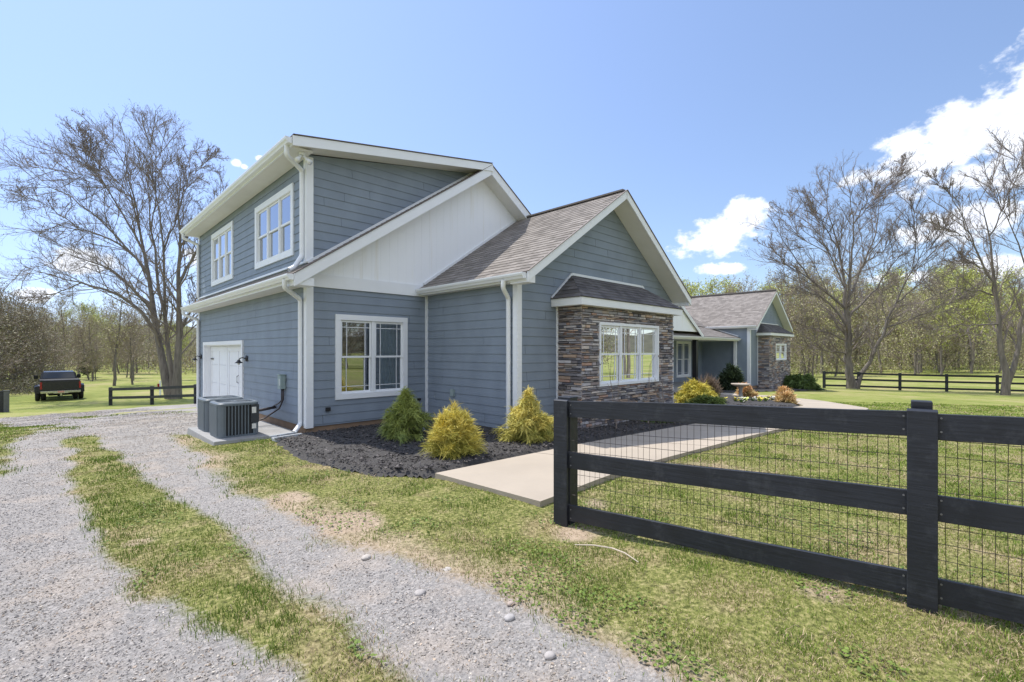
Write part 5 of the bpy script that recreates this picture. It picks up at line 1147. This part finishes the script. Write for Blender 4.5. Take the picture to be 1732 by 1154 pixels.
# prototypes for the woods
def wood_tree(name, seed, h, r, leaf, cols, n1=26, form='tall', trunkr=.16, lsize=.10, spread=.3):
    g = np.random.default_rng(seed); root = empty(name, (0, 0, 0), None, 'tree')
    K_ = 10; zz = np.linspace(-.3, h*.92, K_); w = np.cumsum(g.normal(0, .10, (K_, 2)), 0); P0 = np.stack([w[:, 0], w[:, 1], zz], 1)[None]; R0 = (trunkr*np.linspace(1.15, .2, K_))[None]
    V, F = mkmesh([(P0, R0, 7)]); npmesh('trunk', V, F, M_bark, root, smooth=True)
    L = np.array([r*1.5]); P1, R1, l1 = spawn(P0, R0, n1, g, L, (.6, 1.1), (35, 75) if form == 'tall' else (40, 85), .35, .28 if form == 'tall' else .08, 6, .12, .2, .55); R1 = np.clip(R1, .02, .07)
    P2, R2, l2 = spawn(P1, R1, 7, g, l1*.5, (.5, 1.1), (25, 60), .5, .15, 4, .14, .2, .3); R2 = np.clip(R2, .014, .03)
    P3, R3, l3 = spawn(P2, R2, 6, g, l2*.6, (.5, 1.2), (25, 60), .6, .1, 3, .14, .2, .3); R3 = np.clip(R3, .010, .018)
    V, F = mkmesh([(P1, R1, 4), (P2, R2, 3), (P3, R3, 3)]); npmesh('branches', V, F, M_twig, root, smooth=True)
    if leaf:
        V, F, C = leafcloud(P3, g, leaf, lsize, cols, spread); npmesh('crown', V, F, M_leafa, root, col=C)
    return root
YG = [(.66, .72, .17), (.54, .62, .15), (.74, .74, .24)]; BR = [(.52, .43, .30), (.45, .38, .26), (.56, .50, .28)]
protos = [wood_tree('bare_tree', 31, 14, 4.0, 700, BR, 26), wood_tree('spring_tree', 32, 13, 4.0, 3600, YG, 24), wood_tree('bare_tree', 33, 15, 4.6, 1700, [(.56, .53, .24), (.50, .43, .28)], 28, trunkr=.2), wood_tree('budding_tree', 34, 11, 3.6, 3000, [(.54, .55, .22), (.58, .55, .25), (.48, .42, .28)], 26, 'bush', .14)]
bush = wood_tree('brush_tree', 35, 6.5, 3.4, 9000, [(.38, .34, .22), (.33, .31, .18), (.30, .25, .18)], 34, 'bush', .12, .055)
cedar = wood_tree('cedar_tree', 36, 6.0, 1.5, 9000, [(.05, .08, .035), (.07, .10, .04)], 40, 'bush', .12, .10, .15)
used = set()
def plant(pr, x, y, sc, label, group, rz=None, dz=0):
    r = rng.uniform(0, 6.28) if rz is None else rz
    loc = (x, y, tz(x, y)+max(0, math.hypot(x, y)-160)*.012+dz)
    if pr.name not in used: used.add(pr.name); o = pr; o.location = loc; o.rotation_euler.z = r; o.scale = (sc,)*3
    else: o = copy_tree(pr, loc, r, sc)
    o.rotation_euler.x = rng.normal(0, .05); o.rotation_euler.y = rng.normal(0, .05); o['label'] = label; o['category'] = 'tree'; o['group'] = group; return o
LB = ['bare brown tree in the woods beyond the lawn', 'yellow green budding tree in the woods beyond the lawn', 'tall bare tree with a straight trunk in the woods', 'bushy olive budding tree in the woods beyond the lawn']
def woods(px0, px1, Z0, Z1, n, s0, s1, grp, where, ws=(2, 4, 3, 3)):
    g = np.random.default_rng(int(px0)+int(Z0)*7+5); pick = np.repeat(np.arange(4), ws)
    for i in range(n):
        px = px0+(px1-px0)*(i*.55/n+.45*g.random()+g.normal(0, .02)); lm = [b for a, b in ([(60, 'behind the left brush'), (150, 'above the truck'), (215, 'right of the truck'), (270, 'left of the huge tree'), (9999, 'behind the huge tree')] if px1 < 900 else [(1300, 'over the far wing roof'), (1390, 'left of the spreading tree'), (1480, 'behind the spreading tree'), (1560, 'right of the leaning stem'), (1650, 'between the two large trees'), (1735, 'behind the forked tree'), (9999, 'past the right photo edge')]) if px < a][0]; Z = g.uniform(Z0, Z1); x, y = at(Z, px); k = int(g.choice(pick)); plant(protos[k], x, y, g.uniform(s0, s1), ['bare brown tree', 'yellow green budding tree', 'tall bare tree', 'bushy olive budding tree'][k]+', '+where+', '+lm, grp, g.uniform(0, 6.28))
woods(1190, 1860, 62, 72, 20, .7, .95, 'trees in the wood beyond the right fence', 'front row of the right wood')
woods(1150, 1900, 76, 90, 26, 1.0, 1.25, 'trees in the wood beyond the right fence', 'middle row of the right wood')
woods(1120, 1950, 95, 120, 34, 1.3, 1.6, 'trees in the wood beyond the right fence', 'back of the right wood')
woods(-120, 400, 56, 66, 13, .34, .56, 'trees in the wood beyond the truck', 'front row of the left wood', (3, 2, 2, 3))
woods(-150, 420, 72, 92, 22, .58, .82, 'trees in the wood beyond the truck', 'middle row of the left wood', (3, 2, 2, 3))
woods(-150, 440, 100, 130, 30, .8, 1.05, 'trees in the wood beyond the truck', 'back of the left wood', (3, 2, 2, 3))
woods(1880, 2700, 55, 75, 8, .7, .9, 'trees off to the right', 'beside the right meadow'); 
for i, (px, Z, s) in enumerate([(-75, 36, 1.15), (-20, 40, 1.1), (28, 43, 1.0), (66, 47, .8), (-110, 44, 1.3), (5, 52, 1.35)]):
    x, y = at(Z, px); plant(bush, x, y, s, ['brown brushy thicket tree cut by the left photo edge', 'brown brushy thicket tree just right of the one cut by the photo edge', 'brown brushy thicket tree behind the dark gate post', 'smaller brown thicket tree nearest the truck', 'brown thicket tree farthest left beyond the drive', 'tall brown thicket tree rising behind the others at the left'][i], 'thicket at the left edge')
for px, Z, s, lb in [(148, 64, .62, 'small dark cedar standing beyond the truck')]:
    x, y = at(Z, px); plant(cedar, x, y, s, lb, 'dark cedars at the left')
# free standing lawn trees seen between trunk and truck
for px, Z, s, k, lb in [(192, 47, .62, 2, 'bare tree with a thick grey trunk midway between the truck and the huge tree'), (224, 49, .55, 0, 'smaller bare tree on the lawn just left of the huge tree'), (150, 60, .5, 0, 'thin leaning bare tree on the lawn right of the truck')]:
    x, y = at(Z, px); plant(protos[k], x, y, s, lb, 'lawn trees behind the low fence')
# light green tree above the porch roof
x, y = at(75, 1190); plant(protos[1], x, y, 1.12, 'pale yellow green tree rising above the porch roof', 'trees behind the house'); x, y = at(80, 1240); plant(protos[0], x, y, 1.1, 'bare grey tree right of the pale green one above the roof', 'trees behind the house')
# trees on the far side of the meadow behind the camera (they show in the window panes)
for i in range(54):
    a = math.radians(-182+i*3.2); R_ = (44 if i % 2 else 56)+rng.uniform(-4, 8); x, y = R_*math.cos(a), R_*math.sin(a); plant(protos[int(rng.integers(0, 4))], x, y, rng.uniform(.75, 1.05), 'tree beyond the meadow behind the camera', 'trees mirrored in the windows')
for i in range(30):
    a = math.radians(-170+i*5.0+rng.uniform(-2, 2)); R_ = 40+rng.uniform(-4, 6); x, y = R_*math.cos(a), R_*math.sin(a); plant(bush, x, y, rng.uniform(.9, 1.4), 'brown thicket tree beyond the meadow behind the camera', 'trees mirrored in the windows')
# understory brush: nobody could count it
def brush(name, px0, px1, Z0, Z1, n, cols, h, seed):
    g = np.random.default_rng(seed); px = g.uniform(px0, px1, n); Z = g.uniform(Z0, Z1, n); t = (px-866)/FPX; x = Z*(FW[0]+t*RT[0]); y = Z*(FW[1]+t*RT[1])
    cl = vnoise(x, y, .35, 3); hh = h*(.35+1.0*cl)*g.random(n)**1.1; z = terr(x, y)+hh; a = norm(g.normal(0, 1, (n, 3))*[1, 1, 2.0]); b = norm(np.cross(a, g.normal(0, 1, (n, 3)))); s = ((.05+.13*g.random(n))*Z/100)[:, None]
    c = np.stack([x, y, z], 1); V = np.stack([c-a*s*2, c+b*s*.5, c+a*s*2, c-b*s*.5], 1).reshape(-1, 3); C = np.array(cols)[g.integers(0, len(cols), n)]*(.6+.7*g.random((n, 1)))
    tag(npmesh(name, V, np.arange(4*n).reshape(-1, 4), M_leafa, col=np.repeat(C, 4, 0)), 'tangled undergrowth along the edge of the wood', 'undergrowth', kind='stuff')
brush('undergrowth', 1150, 1900, 84, 125, 52000, [(.50, .47, .24), (.62, .64, .22), (.48, .39, .28), (.56, .49, .32)], 7.5, 1)
brush('undergrowth', 1150, 1900, 66, 86, 16000, [(.36, .34, .18), (.44, .45, .18), (.36, .29, .21)], 2.6, 4)
brush('undergrowth', -60, 110, 36, 50, 14000, [(.30, .26, .18), (.25, .24, .14), (.22, .18, .13)], 2.4, 5)
brush('undergrowth', -150, 420, 72, 125, 46000, [(.40, .34, .24), (.44, .41, .22), (.42, .32, .23), (.34, .29, .22)], 6.0, 2)
# distant wooded ridge
def hills():
    mb = MB(); n = 160; V = []
    for i in range(n+1):
        a = 2*math.pi*i/n; R_ = 330; h = 9+7*vnoise(i*.22, 3)+2*vnoise(i*1.1, 7)
        for k, (rr_, zz) in enumerate(((R_-70, -3), (R_-30, h*.75), (R_+40, h))): V.append((rr_*math.cos(a), rr_*math.sin(a), zz+1.5*vnoise(i*2.3, k*5)))
    mb.add(V, [(3*i+k, 3*i+3+k, 3*i+4+k, 3*i+1+k) for i in range(n) for k in range(2)])
    tag(mb.build('hills', mat('wooded_hill', (.09, .085, .06), .95, .3, .25, 1, 1, c2=(.13, .13, .075)), smooth=True), kind='structure')
hills()
# ---------------------------------------------------------------- grass, gravel, mulch chips (uncountable)
def scatter(n, Zmin, Zmax, power, g, pxm=60):
    u = g.random(n)
    if power == 1: Z = Zmin*(Zmax/Zmin)**u
    else: e = 2-power; Z = (Zmin**e+(Zmax**e-Zmin**e)*u)**(1/e)
    px = g.uniform(-pxm, 1732+pxm, n); t = (px-866)/FPX; return Z*(FW[0]+t*RT[0]), Z*(FW[1]+t*RT[1]), Z
def clear(x, y):
    ok = (sdist(x, y, PATH) < -.01) & (sdist(x, y, BED) < -.03) & (sdist(x, y, BED2) < -.05)
    ok &= ~((x > 3.4) & (x < 33.2) & (y > 8.85)) & ~((x > 1.95) & (x < 3.45) & (y > 9.1) & (y < 11.25)) & ~((x > 6.0) & (x < 12) & (y > 5.4))
    return ok
def grass(n, Z0, Z1, seed, hmul=1.0, wmul=1.0, power=1.5):
    g = np.random.default_rng(seed); x, y, Z = scatter(n, Z0, Z1, power, g); gr = gravel_mask(x, y); cl = clay_mask(x, y); cn = fbm(x, y, 2.6, 21); fine = vnoise(x, y, 9, 31)
    pat = np.clip((fbm(x, y, 3.4, 55)-.40)*7, .28, 1); pat = np.where(x > 3.9, np.maximum(pat, .45), pat)
    keep = clear(x, y) & (g.random(n) < pat) & (g.random(n) > gr*1.25-.12*cn) & (g.random(n) > np.clip(cl*1.1-.25, 0, .93)) & (g.random(n) < .35+1.1*fine)
    x, y, Z, cn, cl, gr, fine = (q[keep] for q in (x, y, Z, cn, cl, gr, fine)); n = len(x); z = terr(x, y)+micro(x, y)
    tuft = np.clip((cn-.5)*6+.45, 0, 1); straw = (g.random(n) < np.clip(.23+.5*cl-.22*tuft+.2*gr+.9*(fbm(x, y, 1.1, 44)-.5)*2, .08, .85))
    h = (.009+.028*g.random(n)**1.5*(.35+tuft))*hmul*np.where(straw, .75, 1); w = np.maximum(.0022, Z*.00062)*wmul*(.7+.6*g.random(n)); a = g.random(n)*2*np.pi; lean = np.where(straw, 1.6, .55)*(.3+g.random(n))
    b = g.random(n)*2*np.pi; dx, dy = np.cos(a)*w, np.sin(a)*w; lx, ly = np.cos(b)*lean*h, np.sin(b)*lean*h
    V = np.stack([np.stack([x-dx, y-dy, z-.004], 1), np.stack([x+dx, y+dy, z-.004], 1), np.stack([x+dx*.6+lx*.5, y+dy*.6+ly*.5, z+h*.65], 1), np.stack([x-dx*.6+lx*.5, y-dy*.6+ly*.5, z+h*.65], 1), np.stack([x+lx, y+ly, z+h], 1)], 1)
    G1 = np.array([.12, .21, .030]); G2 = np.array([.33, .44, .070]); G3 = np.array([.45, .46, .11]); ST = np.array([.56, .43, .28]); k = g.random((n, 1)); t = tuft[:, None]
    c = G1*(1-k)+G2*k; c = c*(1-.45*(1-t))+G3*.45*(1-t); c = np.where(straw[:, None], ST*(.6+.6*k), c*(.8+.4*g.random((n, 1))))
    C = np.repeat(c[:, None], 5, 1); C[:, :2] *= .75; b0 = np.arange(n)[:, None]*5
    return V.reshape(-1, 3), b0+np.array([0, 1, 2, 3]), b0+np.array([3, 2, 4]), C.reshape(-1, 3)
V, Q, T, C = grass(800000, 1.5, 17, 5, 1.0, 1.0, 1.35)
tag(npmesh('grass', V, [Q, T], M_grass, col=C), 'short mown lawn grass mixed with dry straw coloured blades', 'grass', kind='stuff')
def weeds(n, seed):
    g = np.random.default_rng(seed); x, y, Z = scatter(n, 1.6, 9, 1.2, g); cn = fbm(x, y, 2.2, 61); gr = gravel_mask(x, y); keep = clear(x, y) & (cn > .63) & (gr < .5) & (g.random(len(x)) < .6); x, y, Z = x[keep], y[keep], Z[keep]; n = len(x); z = terr(x, y)+micro(x, y)+.006+.022*g.random(n)
    a = norm(g.normal(0, 1, (n, 3))*[1, 1, .35]); b = norm(np.cross(a, np.array([0, 0, 1])+g.normal(0, .3, (n, 3)))); s = (.006+.010*g.random(n))[:, None]; c = np.stack([x, y, z], 1)
    V = np.stack([c-a*s, c+b*s*.7, c+a*s, c-b*s*.7], 1).reshape(-1, 3); k = g.random((n, 1)); C = np.array([.09, .145, .025])*(1-k)+np.array([.20, .275, .05])*k
    tag(npmesh('weeds', V, np.arange(4*n).reshape(-1, 4), M_grass, col=np.repeat(C, 4, 0)), 'broad leaved clover and weeds growing through the grass', 'weeds', kind='stuff')
weeds(120000, 9)
def stones(n, Z0, Z1, seed, smin, smax, maskf, cols, name, label, cat, m, flat=.6, zoff=0.0, power=1.4, tint=False):
    g = np.random.default_rng(seed); x, y, Z = scatter(n, Z0, Z1, power, g); keep = maskf(x, y, g); x, y, Z = x[keep], y[keep], Z[keep]; n = len(x); z = terr(x, y)+(micro(x, y)-.008 if zoff == 0 else 0)+zoff
    D = np.array([(1, 0, 0), (0, 1, 0), (-1, 0, 0), (0, -1, 0), (0, 0, 1), (0, 0, -1)], float); s = smin+(smax-smin)*g.random(n)**2.4
    s = np.maximum(s, Z*.0011*.8); ax = g.uniform(.6, 1.25, (n, 3)); ax[:, 2] *= flat; P = D[None]*(ax*s[:, None])[:, None]+g.normal(0, .22, (n, 6, 3))*s[:, None, None]
    a = g.random(n)*6.28; ca, sa = np.cos(a)[:, None], np.sin(a)[:, None]; X = P[..., 0]*ca-P[..., 1]*sa; Y = P[..., 0]*sa+P[..., 1]*ca
    V = np.stack([X+x[:, None], Y+y[:, None], P[..., 2]+(z+s*.1)[:, None]], -1).reshape(-1, 3)
    F = np.array([(0, 1, 4), (1, 2, 4), (2, 3, 4), (3, 0, 4), (1, 0, 5), (2, 1, 5), (3, 2, 5), (0, 3, 5)]); F = (np.arange(n)[:, None, None]*6+F).reshape(-1, 3)
    cols = np.array(cols); c = cols[g.integers(0, len(cols), n)]*(.75+.5*g.random((n, 1)))
    if tint: q = np.clip((fbm(x, y, .7, 91)-.5)*3+.5, 0, 1)[:, None]; c = c*(np.array([.78, .73, .66])*q+np.array([.68, .67, .675])*(1-q))*(.9+.25*fbm(x, y, 2.5, 95))[:, None]
    tag(npmesh(name, V, F, m, col=np.repeat(c, 6, 0)), label, cat, kind='stuff')
stones(380000, 1.5, 22, 12, 0.0025, .0088, lambda x, y, g: clear(x, y) & (gravel_mask(x, y) > .30+.55*g.random(len(x))) & (g.random(len(x)) < .35+1.5*(fbm(x, y, 1.6, 71)-.28)), [(.53, .50, .475), (.62, .59, .56), (.37, .355, .355), (.74, .71, .67), (.60, .51, .43), (.45, .435, .435), (.52, .48, .45)], 'gravel', 'loose grey and white crushed stone on the drive', 'gravel', M_stonechip, tint=True)
stones(90000, 3.5, 14, 13, .010, .028, lambda x, y, g: (sdist(x, y, BED) > .0) & (y < 8.86) & ~((x > 6.0) & (x < 12) & (y > 5.4)), [(1, .95, .98), (2.2, 2.1, 2.2), (.6, .55, .58), (3.4, 3.2, 3.2)], 'mulch', 'dark shredded mulch chips covering the bed', 'mulch', M_mulchchip, .45, .085, 1.2)
